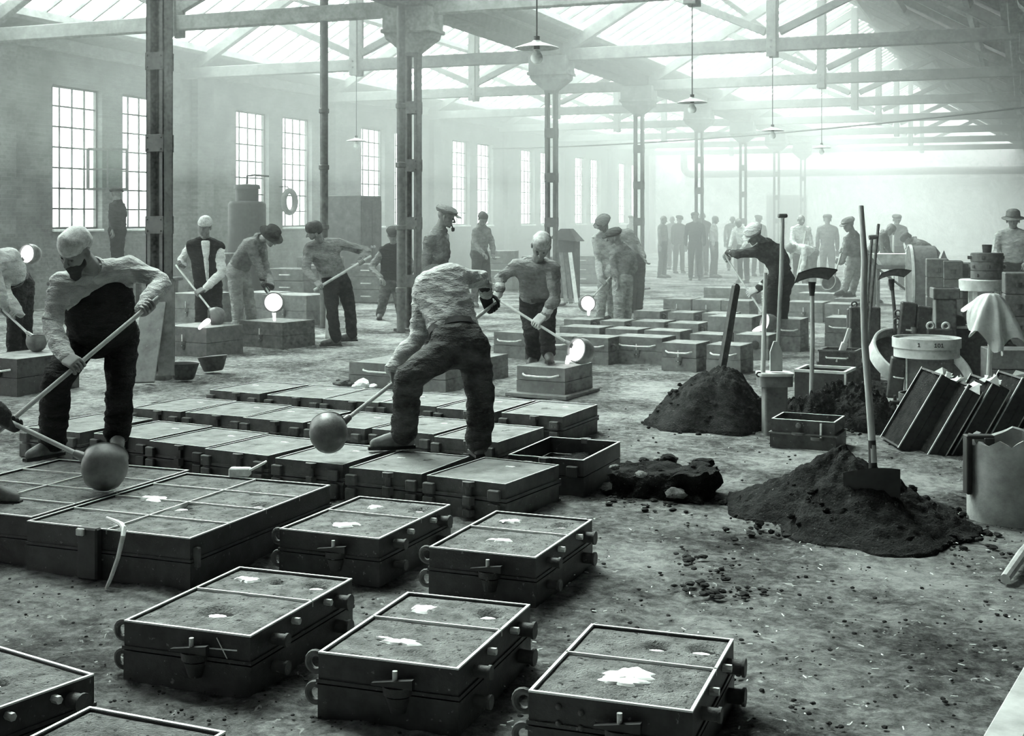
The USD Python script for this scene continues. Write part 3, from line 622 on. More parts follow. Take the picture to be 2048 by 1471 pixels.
for rn, rs in rows.items():
    for i, q in enumerate(rs):
        c, W, D, an = rect(.2, *q)
        W, D = min(max(W, 0.47), 0.525), min(max(D, 0.6), 0.72)
        an = max(-9, min(-3, an - 1.5)); v = (i + len(rn)) % 3
        lb = f'low iron flask with square corner lugs, {nth[i]} of the {rn}'
        if rn == 'front row' and i in (4, 5): lb = f'dark-fronted low flask, {nth[i]} of the front row'; v = 3
        sc = (W / 0.5, D / 0.66, 1)
        if v not in proto: proto[v] = make_row_flask(lb, c, an, sc, v + 1, 'low flasks with square corner lugs', dark=v == 3)
        else: dup(proto[v], lb, (c[0], c[1], 0), an, scale=sc)
# the open flask with loose soil
c, W, D, an = rect(.2, (1032, 907.5), (1169.5, 923), (1227, 885), (1098, 870.6))
t = thing('open_flask', 'open empty flask with loose black soil inside, at the right end of the rows', 'moulding flask', (c[0], c[1], 0), an + 3)
obj('cope', frame_ring(W, D, 0.103, 0.2, 0.012), M_iron, t, smooth=False); obj('drag', frame_ring(W, D, -0.015, 0.097, 0.012), M_iron, t, smooth=False)
obj('worn_rim', frame_ring(W + 0.002, D + 0.002, 0.198, 0.2025, 0.012), M_rim, t, smooth=False)
obj('loose_soil', gridmesh(36, 44, lambda u, v: np.stack([x := (u - 0.5) * (W - 0.02), y := (v - 0.5) * (D - 0.02), 0.05 + 0.07 * meshkit.fbm(np.stack([x * 9, y * 9, x * 0 + 3], -1), 4, 3) + 0.04 * u], -1)), M_heap, t, smooth=True, kind='stuff')
for s in (-1, 1):
    obj('hex_lug', prism([(0.0 + 0.04 * math.cos(a), s * (D / 2 + 0.018) + 0.036 * math.sin(a)) for a in np.arange(6) * math.pi / 3], 0.175, 0.204), M_ironl, t, smooth=False)
    obj('corner_block', rbox((W / 2 - 0.1, s * D / 2 - (0.035 if s < 0 else 0), 0.1), (W / 2 - 0.03, s * D / 2 + (0.035 if s > 0 else 0), 0.165), 0.005), M_iron, t, smooth=False)

# ---- box flasks with bar handles
def make_box_flask(label, c, an, W, D, H, group=None, handle=True, pin=False, rings=False, seed=1, boss=False, mats=None, name='box_flask', scale=None, zb=0.0):
    A, T = mats or (M_box, M_boxtop)
    t = thing(name, label, 'moulding flask', (c[0], c[1], zb), an, group, scale=scale)
    obj('cope', frame_ring(W, D, H * 0.47 + 0.002, H, 0.02), A, t, smooth=False)
    obj('drag', frame_ring(W + 0.006, D + 0.006, -0.02, H * 0.47 - 0.003, 0.02), A, t, smooth=False)
    obj('rammed_sand', sand_top(W - 0.012, D - 0.012, H + 0.001, [], n=14, seed=seed, amp=0.008), T, t, smooth=40)
    if handle:
        z = H * 0.66; hw = W * 0.33
        for s in (-1, 1):
            y = s * D / 2
            obj('handle', tube([(-hw - 0.02, y, z + 0.012), (-hw, y + s * 0.035, z + 0.008), (-hw * 0.8, y + s * 0.05, z), (0, y + s * 0.052, z - 0.003), (hw * 0.8, y + s * 0.05, z), (hw, y + s * 0.035, z + 0.008), (hw + 0.02, y, z + 0.012)], 0.0095, 8), M_worn, t, label='bright bar handle')
    if pin:
        obj('lug', cat([half_round(0, -D / 2, H * 0.36, H * 0.5, 0.035, 0.042), half_round(0, -D / 2, H * 0.2, H * 0.33, 0.022, 0.036)]), A, t)
        obj('pin', cyl((0, -D / 2 - 0.025, H * 0.3), (0, -D / 2 - 0.025, H * 0.74), 0.008, n=8), M_worn, t)
    if rings:
        for yy in (-D * 0.32, D * 0.3): obj('ring_lug', cat([ring_ear((W / 2 + 0.03, yy, H * 0.62), (0, 1, 0.2), 0.035, 0.012), cbox((W / 2 + 0.004, yy, H * 0.62), (0.02, 0.02, 0.06))]), M_ironx, t)
    if boss: obj('round_boss', tf(lathe([(0.05, 0), (0.045, 0.02), (0.0001, 0.026)], 18), mtx((W * 0.1, -D / 2, H * 0.6), rx=90)), M_ironx, t)
    return t
BX = []
def bx(lb, fl, fr, H, D, an=-6, **k):
    c, W, D, an = front(H, fl, fr, D, an); BX.append((c, W, D)); return make_box_flask(lb, c, an, W, D, H, seed=len(BX) + 60, **k)
gA = 'box flasks with bar handles right of the pouring man'
bx('long dark box flask with a handle, behind the torn-trousered man', (705, 722), (885, 735), .23, 1.35, -4, pin=False)
c, W, D, an = front(.25, (1038, 734.6), (1126, 742), .58, -7)
e2 = make_box_flask('box flask being filled, on a board before the leaning man', c, an, W, D, .235, zb=0.035, seed=61); E2 = (c, W, D, an)
bd = thing('bottom_board', 'pale board under the box flask that is being filled', 'board', (c[0], c[1], 0.0), an); obj('board', rbox((-W / 2 - 0.08, -D / 2 - 0.09, -0.005), (W / 2 + 0.06, D / 2 + 0.05, 0.033), 0.006), M_box, bd, smooth=False)
FR = [('leftmost of the handled front row, behind the pouring man', (998, 662), (1040, 667), .29, {}), ('second in the handled front row, right behind the pouring man', (1078, 667), (1123.6, 675), .29, {}),
      ('directly behind the tipped ladle of the pouring man', (1152, 672), (1210.5, 677), .29, dict(rings=True)), ('with a pin and handle, just right of the tipped ladle', (1244.7, 669.5), (1305, 678), .29, dict(pin=True, rings=True)),
      ('with handle and pin, second from the right of the handled front row', (1327, 684), (1389, 688.5), .29, dict(pin=True)), ('at the right end of the handled front row, behind the leaning stick', (1415, 688), (1479, 692), .29, {})]
for lb, fl, fr, H, k in FR: bx('dusty box flask ' + lb, fl, fr, H, .42, -7, **k)
S2 = [('leftmost of the second row of plain boxes', (1132, 651), (1186, 657)), ('second from the left in the second row of plain boxes', (1215, 656), (1271, 660)), ('third from the left in the second row of plain boxes', (1295.5, 659), (1353, 664)), ('fourth from the left in the second row of plain boxes', (1380, 667), (1444, 670))]
for lb, fl, fr in S2: bx('plain dusty box flask, ' + lb, fl, fr, .27, .42, -7, handle=False)
bx('plain box flask with a round boss, right end of the second row', (1471, 668), (1536, 671), .28, .45, -6, handle=False, boss=True)
bx('wide plain box flask in the third row, behind the leaning dark stick', (1415, 632), (1503.6, 634.7), .36, .6, -3, handle=False)
bx('handled box flask between the two paddle rammers and the upturned shovel', (1556, 638), (1599, 640), .38, .5, -3)
L3 = [('leftmost of the ring-lugged low boxes', (1128, 638), (1181, 640)), ('second of the ring-lugged low boxes, by the boy\'s shoes', (1200, 641), (1248, 643)), ('third of the ring-lugged low boxes, right of the boy', (1270, 641), (1321, 645)), ('fourth of the ring-lugged low boxes, in line with the boy', (1339, 645), (1394, 648))]
for lb, fl, fr in L3: bx('low dark-ended box flask, ' + lb, fl, fr, .2, .5, -5, handle=False, rings=True)
L4 = [('first of the row behind the ring-lugged boxes', (1268, 621), (1319, 623)), ('second of the row behind the ring-lugged boxes', (1337, 624), (1386, 626)), ('third of the row behind the ring-lugged boxes', (1404, 626), (1462, 628))]
for lb, fl, fr in L4: bx('low box flask, ' + lb, fl, fr, .2, .5, -5, handle=False, rings=True)
L5 = [('left end of the far row beyond the boxes', (1327, 597), (1381, 598.6)), ('second in the far row beyond the boxes', (1386, 598.6), (1440, 600.5)), ('third in the far row beyond the boxes', (1444, 600.5), (1497, 602.5)), ('fourth in the far row, right of the man in the pale cap', (1575, 602.5), (1640, 606)), ('fifth and last in the far row', (1650, 607), (1706, 609))]
for lb, fl, fr in L5: bx('small hazy flask, ' + lb, fl, fr, .3, .55, -4, handle=False, pin=True)
bx('dark-sided box flask farthest back, left of the man in the pale cap', (1407, 575), (1505, 577), .3, .7, -3, handle=False)
bx('wide box flask right behind the upturned shovel blade', (1584.7, 568), (1668.7, 573), .36, .7, -3, handle=False, boss=True)
bx('low wide box flask with scalloped lugs left of the standing flask', (1652, 634), (1716, 637), .36, .55, -3, rings=True)
bx('box flask in front of the man with the shovel, half hidden by poles', (1600, 585), (1668, 588), .28, .55, -3, handle=False)
bx('low box flask under the feet of the man in jacket and cap', (1674, 596), (1722, 599), .28, .6, -4, handle=False)
# left-hand stacks
bx('tall box flask being poured behind the nearest column', (330, 650), (405, 656.6), .34, .62, -9, handle=False, pin=True, mats=(M_ironl, M_boxtop))
bx('tall box flask with a sand-ringed pouring cup, under the bent-over man', (486, 640), (557.5, 646), .32, .62, -10, handle=False, pin=True, mats=(M_ironl, M_boxtop))
for lb, fl, fr, H, D in (('behind the bent-over man\'s box', (490, 583), (526, 587), .45, .6), ('second of the pale stack behind the bent-over man', (530, 588), (606, 592), .45, .7), ('behind the blond man\'s legs', (351, 585), (396, 589), .45, .7), ('stacked beyond the blond man\'s rod', (440, 586), (478, 588), .4, .5)):
    bx('dusty flask stack ' + lb, fl, fr, H, D, -6, handle=False, pin=True)
bx('wooden box flask at the left edge beneath the cut-off man', (-60, 712), (36, 718), .33, .75, -6, mats=(M_iron, M_boxtop), boss=True)
# ---------------------------------------------------------------- sand heaps, tools and clutter
def lump(c, r, seed, n=2, rough=0.35, flat=0.7):
    s = trimesh.creation.icosphere(n, 1.0); v = np.array(s.vertices)
    d = 1 + rough * 2 * (meshkit.fbm(v * 1.6 + seed * 5.1, 3, seed) - 0.5)
    return (v * d[:, None] * np.array([r, r, r * flat]) + np.asarray(c), np.array(s.faces))
def heap(name, label, c, R, H, seed, mat_=None, peak=(0, 0), el=1.0, sharp=1.25, pw=0.9, rz=0, rough=1.0, n=110, m=64):
    t = thing(name, label, 'sand heap', (c[0], c[1], 0), rz)
    a, s = np.meshgrid(np.arange(n + 1) * 2 * math.pi / n, np.linspace(0.0, 1, m + 1), indexing='xy')
    aa = a % (2 * math.pi - 1e-9)
    edge = R * (1 + 0.16 * np.sin(2 * aa + seed) + 0.1 * np.sin(3 * aa + 2 * seed) + 0.06 * np.sin(7 * aa + seed * 3))
    x = s * edge * np.cos(aa) + peak[0] * (1 - s); y = s * edge * el * np.sin(aa) + peak[1] * (1 - s)
    p = np.stack([x, y, np.zeros_like(x)], -1)
    z = H * (1 - s ** pw) ** sharp * (1 + 0.25 * (meshkit.fbm(p * 3.0, 2, seed) - 0.5)) + rough * 0.075 * (meshkit.fbm(p * 11, 4, seed + 1) - 0.5) * np.minimum(1, 3 * (1 - s) + 0.25) + rough * 0.042 * (meshkit.fbm(p * 34, 3, seed + 2) - 0.5)
    z = np.where(s > 0.985, -0.05, z)
    i = (np.arange(n)[None, :] + (n + 1) * np.arange(m)[:, None]).ravel()
    f = np.vstack([np.stack([i, i + 1, i + n + 2], 1), np.stack([i, i + n + 2, i + n + 1], 1)])[:, ::-1]
    obj('sand', (np.stack([x, y, z], -1).reshape(-1, 3), f), mat_ or M_heap, t, smooth=40)
    q = rnd('heap', seed); cl = []
    for k in range(90):
        an, rr = q.uniform(0, 6.28), q.uniform(0.45, 1.15) * R
        zz = max(0, H * (1 - min(1, rr / R) ** pw) ** sharp)
        cl.append(lump((rr * math.cos(an), rr * el * math.sin(an), zz), q.uniform(0.007, 0.026), k + seed, 1, 0.5))
    obj('clods', cat(cl), mat_ or M_heap, t, smooth=False, kind='stuff')
    return t
cS3 = Q(1700, 438, 7.05)
heap('sand_heap', 'steep black sand heap in the right foreground with a shovel stuck in it', cS3, 0.66, 0.44, 3, peak=(-0.03, 0.0), sharp=1.3, pw=.95)
cS1 = Q(1425, 438, 10.35)
heap('sand_heap', 'rounded dark sand heap left of the two-part core box, a stick leaning in it', cS1, 0.52, 0.44, 5, peak=(0.12, 0.05), sharp=1.0, pw=1.7)
cS2 = Q(1690, 438, 10.35)
heap('sand_heap', 'low lumpy sand heap right of the core box, under the upturned shovel', cS2, 0.5, 0.30, 8, sharp=0.9, pw=1.6, rough=2.4)
c = Q(1738, 438, 12.3); heap('sand_heap', 'small dark sand heap under the big tilted sieve', c, 0.4, 0.09, 11, sharp=0.9)
c = Q(1958, 438, 13.6); heap('sand_heap', 'dark sand heap behind the draped cloth, against the stacked moulds', c, 0.55, 0.72, 12, sharp=0.8)
for i, (px, w) in enumerate(((1888, 25.4), (1966, 24.2))):
    c = Q(px, 438, w); heap('sand_heap', ['distant pale sand heap at the far right, left of its twin', 'distant pale sand heap at the far right, right of its twin'][i], c, 0.40, 1.0, 14 + i, sharp=0.9, n=32, m=16)
# broken sand cake and loose clods
t = thing('sand_cake', 'broken flat cake of burnt sand lying on the floor in front of the open flask', 'burnt sand', (*G(1328, 985)[:2], 0), -4)
q = rnd('cake')
base = trimesh.creation.box((0.56, 0.36, 0.15)); base = base.subdivide().subdivide().subdivide().subdivide(); v = np.array(base.vertices)
v *= 1 + 0.6 * (meshkit.fbm(v * 6 + 3, 4, 2)[:, None] - 0.5); v = v + 0.10 * (np.stack([meshkit.fbm(v * 13 + k * 9, 4, 7 + k) for k in range(3)], -1) - 0.5); v[:, 2] += 0.06 + 0.05 * v[:, 0]
obj('cake', (v, np.array(base.faces)), M_heap, t, smooth=30)
for k in range(22):
    an = q.uniform(0, 6.28); obj('fragment', lump((q.uniform(.18, .36) * math.cos(an), 0.26 * math.sin(an), q.uniform(.0, .1) if k < 12 else .15), q.uniform(.025, .07), k, 2, .5, .5), M_heap if k % 3 else M_sand, t, smooth=30)
cl, q = [], rnd('clods')
for k in range(900):
    px, py = q.uniform(900, 2040), 560 + 900 * q.random() ** 1.0
    if py < 900 and px < 1200: continue
    p = G(px, min(py, 1468) if py > 800 else 800 + q.random() * 660)
    cl.append(lump((p[0], p[1], 0.0), q.choice((.002, .003, .004, .006, .010)), k, 1, .5, .5))
for k in range(420):
    p = G(q.uniform(0, 900), q.uniform(1150, 1468)); cl.append(lump((p[0], p[1], 0.0), q.choice((.002, .003, .004, .007)), k, 1, .5, .5))
for (cx, cy, n, sp) in ((1430, 1180, 60, .22), (1300, 1005, 40, .25), (1560, 1060, 50, .3), (1850, 1060, 50, .3), (1400, 1130, 30, .2), (1980, 1100, 30, .2)):
    g0 = G(cx, cy)
    for k in range(n): cl.append(lump((g0[0] + q.gauss(0, sp * .6), g0[1] + q.gauss(0, sp * .5), 0.004), q.choice((.004, .006, .009, .014, .022)), k, 1, .6, .45))
obj('loose_clods', cat(cl), M_hole, smooth=False, label='dark crumbs and clods of sand strewn over the bare floor on the right', cat='sand crumbs', kind='stuff')
ch, q = [], rnd('chips')
for k in range(220):
    p = G(q.uniform(1000, 2040), q.uniform(1000, 1468)); a = q.uniform(0, 360)
    ch.append(tf(rbox((-q.uniform(.003, .016), -.0025, -.002), (q.uniform(.003, .016), .0025, .002), .001), mtx((p[0], p[1], 0.006), rx=q.uniform(-15, 15), ry=q.uniform(-12, 12), rz=a)))
obj('metal_chips', cat(ch), M_slag, smooth=False, label='pale chips of iron scattered over the trodden floor', cat='iron chips', kind='stuff')

def relpath(pts, o): return [p - o for p in pts]
# shovel stuck in the near heap
o = Q(1745, 935, 6.78)
t = thing('shovel', 'shovel with a long crooked pale handle, its dark blade stuck in the near sand heap', 'shovel', o)
hp = relpath([Q(1747, 925, 6.8), Q(1744, 880, 6.82), Q(1737, 780, 6.9), Q(1730, 690, 6.95), Q(1727, 600, 7.0), Q(1729, 520, 7.05), Q(1722, 412, 7.15)], o)
obj('handle', tube(hp, [0.017, 0.019, 0.019, 0.019, 0.018, 0.018, 0.014], 12), M_wood, t, smooth=50)
def blade(w, l, curve, tip=0.25, n=14, th=0.003):
    def fn(u, v):
        x = (u - 0.5) * w * (1 - tip * np.clip((v - 0.6) / 0.4, 0, 1) ** 2); y = -curve * (np.cos((u - 0.5) * 2.6) - 0.6) * (1 - 0.4 * v); z = -v * l - 0.02 * (np.abs(u - .5) * 2) ** 2 * (1 - v)
        return np.stack([x, y, z], -1)
    p, f = gridmesh(n, n, fn); p2 = p + [0, th * 1.5, 0]
    return cat([(p, f), (p2, f[:, ::-1])])
m = np.eye(4); m[:3, 0] = cdirx = RGT * 0.99 + np.array([0, 0, 0.06]); m[:3, 1] = FWD; m[:3, 2] = (0, 0, 1)
obj('blade', tf(blade(0.30, 0.28, 0.035), m), M_ironx, t, smooth=50)
obj('socket', cyl(hp[0] + [0, 0, -.1], hp[1], 0.024, 0.02, n=12), M_ironx, t)
# upturned shovels
def upturned(label, bp, tp_, w, bw, bl, seed):
    o = Q(*bp, w); t = thing('shovel', label, 'shovel', o); a, b = o - o, Q(*tp_, w) - o; mid = (a + b) / 2 + RGT * 0.008 * seed
    obj('handle', tube([a - [0, 0, .12], mid, b], [0.018, 0.018, 0.016], 10), M_wood if seed < 2 else M_wooddark, t)
    m = np.eye(4); m[:3, 0] = RGT; m[:3, 1] = unit(np.array([0, 0, 1.0]) * .93 + FWD * .36); m[:3, 2] = unit(FWD * .93 - np.array([0, 0, .36])); m[:3, 3] = b
    def fn(u, v):
        x = (u - 0.47) * bw * (1 - 0.12 * (1 - v)); z = (v - 0.2) * -bl; y = 0.05 * bw / .3 - 0.16 * bw * np.abs(u - 0.5) ** 1.6 * 2 + 0.03 * u
        return np.stack([x, y, z], -1)
    p, f = gridmesh(14, 8, fn); obj('blade', tf(cat([(p, f), (p - [0, .006, 0], f[:, ::-1])]), m), M_ironx, t, smooth=50)
    obj('socket', cyl(b - unit(b - a) * .1, b + [0, 0, .01], 0.019, 0.03, n=10), M_ironx, t)
upturned('upturned shovel standing blade upward in the lumpy heap', (1622, 785), (1624, 566), 10.3, 0.31, 0.24, 1)
upturned('smaller upturned shovel with a crooked dark handle, right of the wavy pole', (1790, 700), (1783, 560), 12.9, 0.30, 0.2, 2)
# rammers on the core box
o = Q(1552, 742, 9.9)
t = thing('rammer', 'tall wooden rammer with flat paddle foot and block top, on the core box', 'rammer', o)
obj('shaft', tube(relpath([Q(1555, 705, 9.9), Q(1558, 640, 9.9), Q(1563, 540, 9.9), Q(1565, 436, 9.9)], o), [0.014, 0.016, 0.018, 0.015], 10), M_wood, t)
z1, z0 = (Q(1555, 690, 9.9) - o)[2], 0.0
pad = [(-.018, z1 + .03), (.018, z1 + .03), (.046, z1 - .05), (.046, z0), (-.046, z0), (-.046, z1 - .05)]
pv, pf = prism(pad, -0.014, 0.014); obj('paddle', tf((np.stack([pv[:, 0], pv[:, 2], pv[:, 1]], 1), pf[:, ::-1]), frame((0, 0, 0), RGT)), M_wood, t, smooth=False)
k = Q(1565, 432, 9.9) - o; obj('butt', tf(rbox((-.034, -.03, -.014), (.034, .03, .018), .008), frame(k, RGT)), M_wooddark, t, smooth=False)
o = Q(1526, 744, 9.86)
t = thing('rod', 'plain round wooden rod standing left of the paddle rammer on the core box', 'rod', o); obj('rod', tube([np.zeros(3), Q(1531, 545, 9.9) - o], [0.019, 0.015], 10), M_wood, t)
p = Q(1549, 438, 9.9); zt = EYE - (744 - HOR) * 9.9 / FPX
t = thing('core_box', 'pale rounded box head on a narrow post carrying the rammers, behind the open frames', 'core box', (p[0], p[1], 0), math.degrees(TH))
sq = lambda w, d, z0, z1, r=.04: prism([(sx * (w / 2 - r) + r * math.cos(a), sy * (d / 2 - r) + r * math.sin(a)) for sx, sy, a0 in ((1, 1, 0), (-1, 1, 90), (-1, -1, 180), (1, -1, 270)) for a in np.radians(np.linspace(a0, a0 + 90, 6))], z0, z1)
obj('head', sq(.25, .22, zt - .1, zt - .004), M_box, t, smooth=40); obj('rim', sq(.262, .232, zt - .02, zt), M_plank, t, smooth=40); obj('post', sq(.175, .16, -.02, zt - .1, .02), M_box, t, smooth=40)
obj('clip', tf(ring_ear((-.13, -.06, zt - .01), (0, 1, 0), .016, .006), np.eye(4)), M_ironx, t)
# two open frames before the core box
c, W, D, an = front(.19, (1545, 836), (1668, 846), .34, -4)
t = thing('empty_flask', 'upper empty dark flask frame in front of the core box', 'moulding flask', (c[0], c[1], .1), an); obj('walls', frame_ring(W, D, 0.003, .092, .012), M_iron, t, smooth=False); obj('worn_rim', frame_ring(W + .002, D + .002, .09, .094, .012), M_rim, t, smooth=False)
obj('lug', cat([half_round(-.03, -D / 2, -.01, .004, .05, .05), half_round(.1, -D / 2, -.04, -.02, .045, .045)]), M_ironl, t); obj('boss', tf(lathe([(.02, 0), (.018, .02), (.0001, .024)], 12), mtx((-.03, -D / 2, .055), rx=90)), M_ironl, t); obj('pin', cyl((.13, -D / 2 - .012, -.03), (.13, -D / 2 - .012, .08), .008, n=8), M_worn, t)
t = thing('empty_flask', 'lower dark flask frame under the other in front of the core box', 'moulding flask', (c[0], c[1], 0), an); obj('walls', frame_ring(W + .02, D + .02, -.01, .1, .014), M_iron, t, smooth=False); obj('flange', frame_ring(W + .04, D + .04, .088, .098, .02), M_ironl, t, smooth=False)
# boxes behind the lumpy heap
c, W, D, an = front(.29, (1590, 738), (1690, 744), .42, -5)
t = thing('empty_flask', 'dark box flask with bright upper edges behind the upturned shovel handle', 'moulding flask', (c[0], c[1], 0), an); obj('walls', frame_ring(W, D, -.01, .285, .02), M_ironx, t, smooth=False); obj('worn_rim', frame_ring(W + .01, D + .01, .27, .292, .03), M_plank, t, smooth=False); obj('corner_edge', box((W / 2 - .01, -D / 2 - .006, 0), (W / 2 + .006, -D / 2 + .006, .27)), M_worn, t, smooth=False)
c, W, D, an = front(.4, (1642, 698), (1706, 703), .3, -5)
t = thing('empty_flask', 'tall open box flask with a bar handle, a pale brush standing in it', 'moulding flask', (c[0], c[1], 0), an)
obj('walls', frame_ring(W, D, -.01, .4, .016), M_iron, t, smooth=False); obj('flange', frame_ring(W + .02, D + .02, .385, .402, .02), M_ironl, t, smooth=False); obj('band', frame_ring(W + .014, D + .014, .22, .235, .012), M_ironl, t, smooth=False)
obj('handle', tube([(-.1, -D / 2, .335), (-.09, -D / 2 - .03, .33), (.09, -D / 2 - .03, .33), (.1, -D / 2, .335)], .008, 8), M_worn, t); obj('lug', half_round(-W / 2 - .01, -D / 2 + .1, .2, .28, .03, .04), M_iron, t)
o = Q(1683, 705, 12.1); t = thing('hand_brush', 'pale wooden hand brush standing tilted in the tall open flask', 'brush', o)
mm = frame((0, 0, 0), unit(cdir(.32, .94, 0)))
obj('handle', tf(cat([rbox((-.1, -.018, -.03), (.1, .018, .03), .006), rbox((.09, -.014, -.018), (.24, .014, .018), .006)]), mm), M_plank, t, smooth=False)
# flask standing on edge, double rods
c = Q(1728, 438, 13.2); zt = EYE - (612 - HOR) * 13.2 / FPX
t = thing('standing_flask', 'dark flask standing on its end behind the wavy shovel handle, two eyes on top', 'moulding flask', (c[0], c[1], 0), 14); obj('side_plate', rbox((-.15, -.1, -.02), (.15, .02, zt), .012), M_iron, t, smooth=False); obj('back_plate', rbox((-.16, .025, -.02), (.16, .12, zt - .03), .012), M_iron, t, smooth=False)
for x in (-.1, .04): obj('eye_ring', ring_ear((x, -.03, zt + .02), (0, 1, 0), .026, .009), M_ironl, t)
o = Q(1727, 700, 12.75); t = thing('iron_rods', 'pair of thin iron rods clamped together, leaning on the standing flask', 'rods', o)
for a, b in (((1726, 700), (1744, 470)), ((1731, 700), (1757, 448))): obj('rod', tube(relpath([Q(*a, 12.75) - [0, 0, .12], Q(*b, 13.05)], o), .014, 8), M_ironl, t)
obj('clamp', cyl(Q(1738, 475, 12.95) - o, Q(1756, 473, 12.95) - o, .022, n=8), M_ironl, t)
# sieves and the boxes under them
c = Q(1853, 438, 11.8); zs = .375
t = thing('box_under_sieve', 'square box flask on end that carries the numbered round sieve', 'moulding flask', (c[0] - .02, c[1] + .05, 0), 10); obj('body', rbox((-.17, -.15, -.02), (.2, .2, zs), .012), M_box, t, smooth=False); obj('corner_strip', rbox((-.18, -.162, 0), (-.165, -.148, zs), .003), M_worn, t, smooth=False)
t = thing('leaning_plate', 'narrow dark flask plate with a handle leaning on the box under the sieve', 'moulding flask', m=mtx((c[0] - .285, c[1] - .02, -.01), ry=7, rz=8)); obj('plate', rbox((-.065, -.1, 0), (.065, .1, .37), .01), M_iron, t, smooth=False); obj('handle', tube([(-.03, -.1, .2), (-.02, -.135, .2), (.05, -.135, .2), (.055, -.1, .2)], .007, 6), M_worn, t)
t = thing('round_sieve', 'pale round sieve with dark numbers on its rim, resting on a box', 'sieve', (c[0], c[1], zs))
def hoop(R, z0, z1, th=.01): return lathe([(R, z0), (R, z1), (R - th, z1), (R - th, z0), (R, z0)], 48)
obj('upper_hoop', hoop(.302, .085, .175), M_plank, t, smooth=50); obj('lower_hoop', hoop(.288, .0, .083), M_plank, t, smooth=50); obj('sieve_mesh', lathe([(.28, .012), (.15, .01), (.0001, .01)], 32), M_ironl, t); obj('sand_in_sieve', lathe([(.285, .15), (.2, .165), (.1, .172), (.0001, .17)], 32), M_boxtop, t, smooth=True)
for tx, a0 in (('1', -33), ('101', -6)):
    tm = meshkit.text_mesh(tx, .034, .0012, True); v = np.array(tm.vertices); R = .3025; a = np.radians(a0) + v[:, 0] / R - math.pi / 2 + TH
    obj('number', (np.stack([(R + v[:, 2]) * np.cos(a), (R + v[:, 2]) * np.sin(a), .11 + v[:, 1]], 1), np.array(tm.faces)), M_ironx, t, smooth=False)
axs = cdir(.25, .84, .48); cs = Q(1846, 716, 12.55); m = frame(cs, axs); m = m[:, [1, 2, 0, 3]]
t = thing('large_sieve', 'big round sieve tilted on its edge behind the numbered one, dark mesh showing', 'sieve', m=m); obj('hoop', lathe([(.5, -.13), (.5, 0), (.485, .006), (.47, 0), (.47, -.13), (.5, -.13)], 56), M_plank, t, smooth=50); obj('sieve_mesh', lathe([(.48, -.10), (.3, -.1), (.0001, -.1)], 40), M_iron, t); obj('cross_wire', cat([cyl((-.47, 0, -.09), (.47, 0, -.09), .004, n=6), cyl((0, -.47, -.09), (0, .47, -.09), .004, n=6)]), M_worn, t)
pr = cs - axs * .1; t = thing('sieve_prop', 'short timber block holding up the big tilted sieve', 'block', (pr[0] + .15, pr[1] + .25, 0)); obj('block', rbox((-.15, -.1, -.02), (.15, .1, pr[2] - .1), .01), M_wooddark, t, smooth=False)
# bucket behind the leaning flasks
c = Q(1842, 438, 10.1); t = thing('round_flask', 'small round tub flask with a bolt at its side, behind the leaning flasks', 'moulding flask', (c[0], c[1], 0)); obj('wall', lathe([(.17, -.02), (.17, .27), (.158, .27), (.158, .02), (.17, -.02)], 32), M_ironl, t, smooth=50); obj('band', lathe([(.17, .17), (.176, .175), (.176, .19), (.17, .195)], 32), M_ironl, t); obj('side_bolt', cat([cyl((-.19, -.05, .03), (-.19, -.05, .25), .013, n=8), rbox((-.215, -.08, .18), (-.16, -.02, .21), .006), rbox((-.205, -.07, .05), (-.16, -.03, .075), .005)]), M_ironx, t)
# leaning flasks on the right
def leaning(label, p0, p1, thick, w, dpt, rag=True, seed=0):
    b, e = Q(*p0, w), Q(*p1, w); x = unit(e - b); Lg = np.linalg.norm(e - b); m = np.eye(4); m[:3, 0] = x; m[:3, 1] = FWD; m[:3, 2] = np.cross(x, FWD); m[:3, 3] = b
    if np.dot(m[:3, 2], RGT) < 0: m[:3, 1] *= -1; m[:3, 2] = np.cross(x, m[:3, 1])
    s = 1 if np.dot(m[:3, 1], FWD) > 0 else -1; cy = s * dpt / 2
    t = thing('leaning_flask', label, 'moulding flask', m=m)
    mv = lambda g: move(g, (Lg / 2, cy, 0))
    obj('cope', mv(frame_ring(Lg, dpt, thick * .5 + .002, thick, .014)), M_ironx, t, smooth=False); obj('drag', mv(frame_ring(Lg, dpt, 0, thick * .5 - .002, .014)), M_ironx, t, smooth=False); obj('packed_sand', mv(cbox((0, 0, thick * .5), (Lg - .026, dpt - .026, thick * .8))), M_heap, t, smooth=False)
    for z in (0.0, thick):
        for q_ in (-1, 1): obj('worn_rim', mv(cbox((0, q_ * (dpt / 2 - .004), z), (Lg + .004, .012, .008))), M_worn, t, smooth=False)
    return t, m, Lg
LF = [('leftmost of the dark flasks leaning in a row at the right', (1797, 895), (1884, 748), .15, 9.15), ('second dark flask from the left in the leaning row', (1846, 926), (1938, 768), .11, 8.95), ('third dark flask from the left in the leaning row', (1895, 925), (1988, 762), .13, 9.0), ('fourth dark flask in the leaning row, beside the broken drum', (1960, 908), (2046, 755), .14, 9.1), ('last dark flask in the leaning row, cut by the right edge', (2020, 905), (2098, 775), .14, 9.15)]
q = rnd('rags')
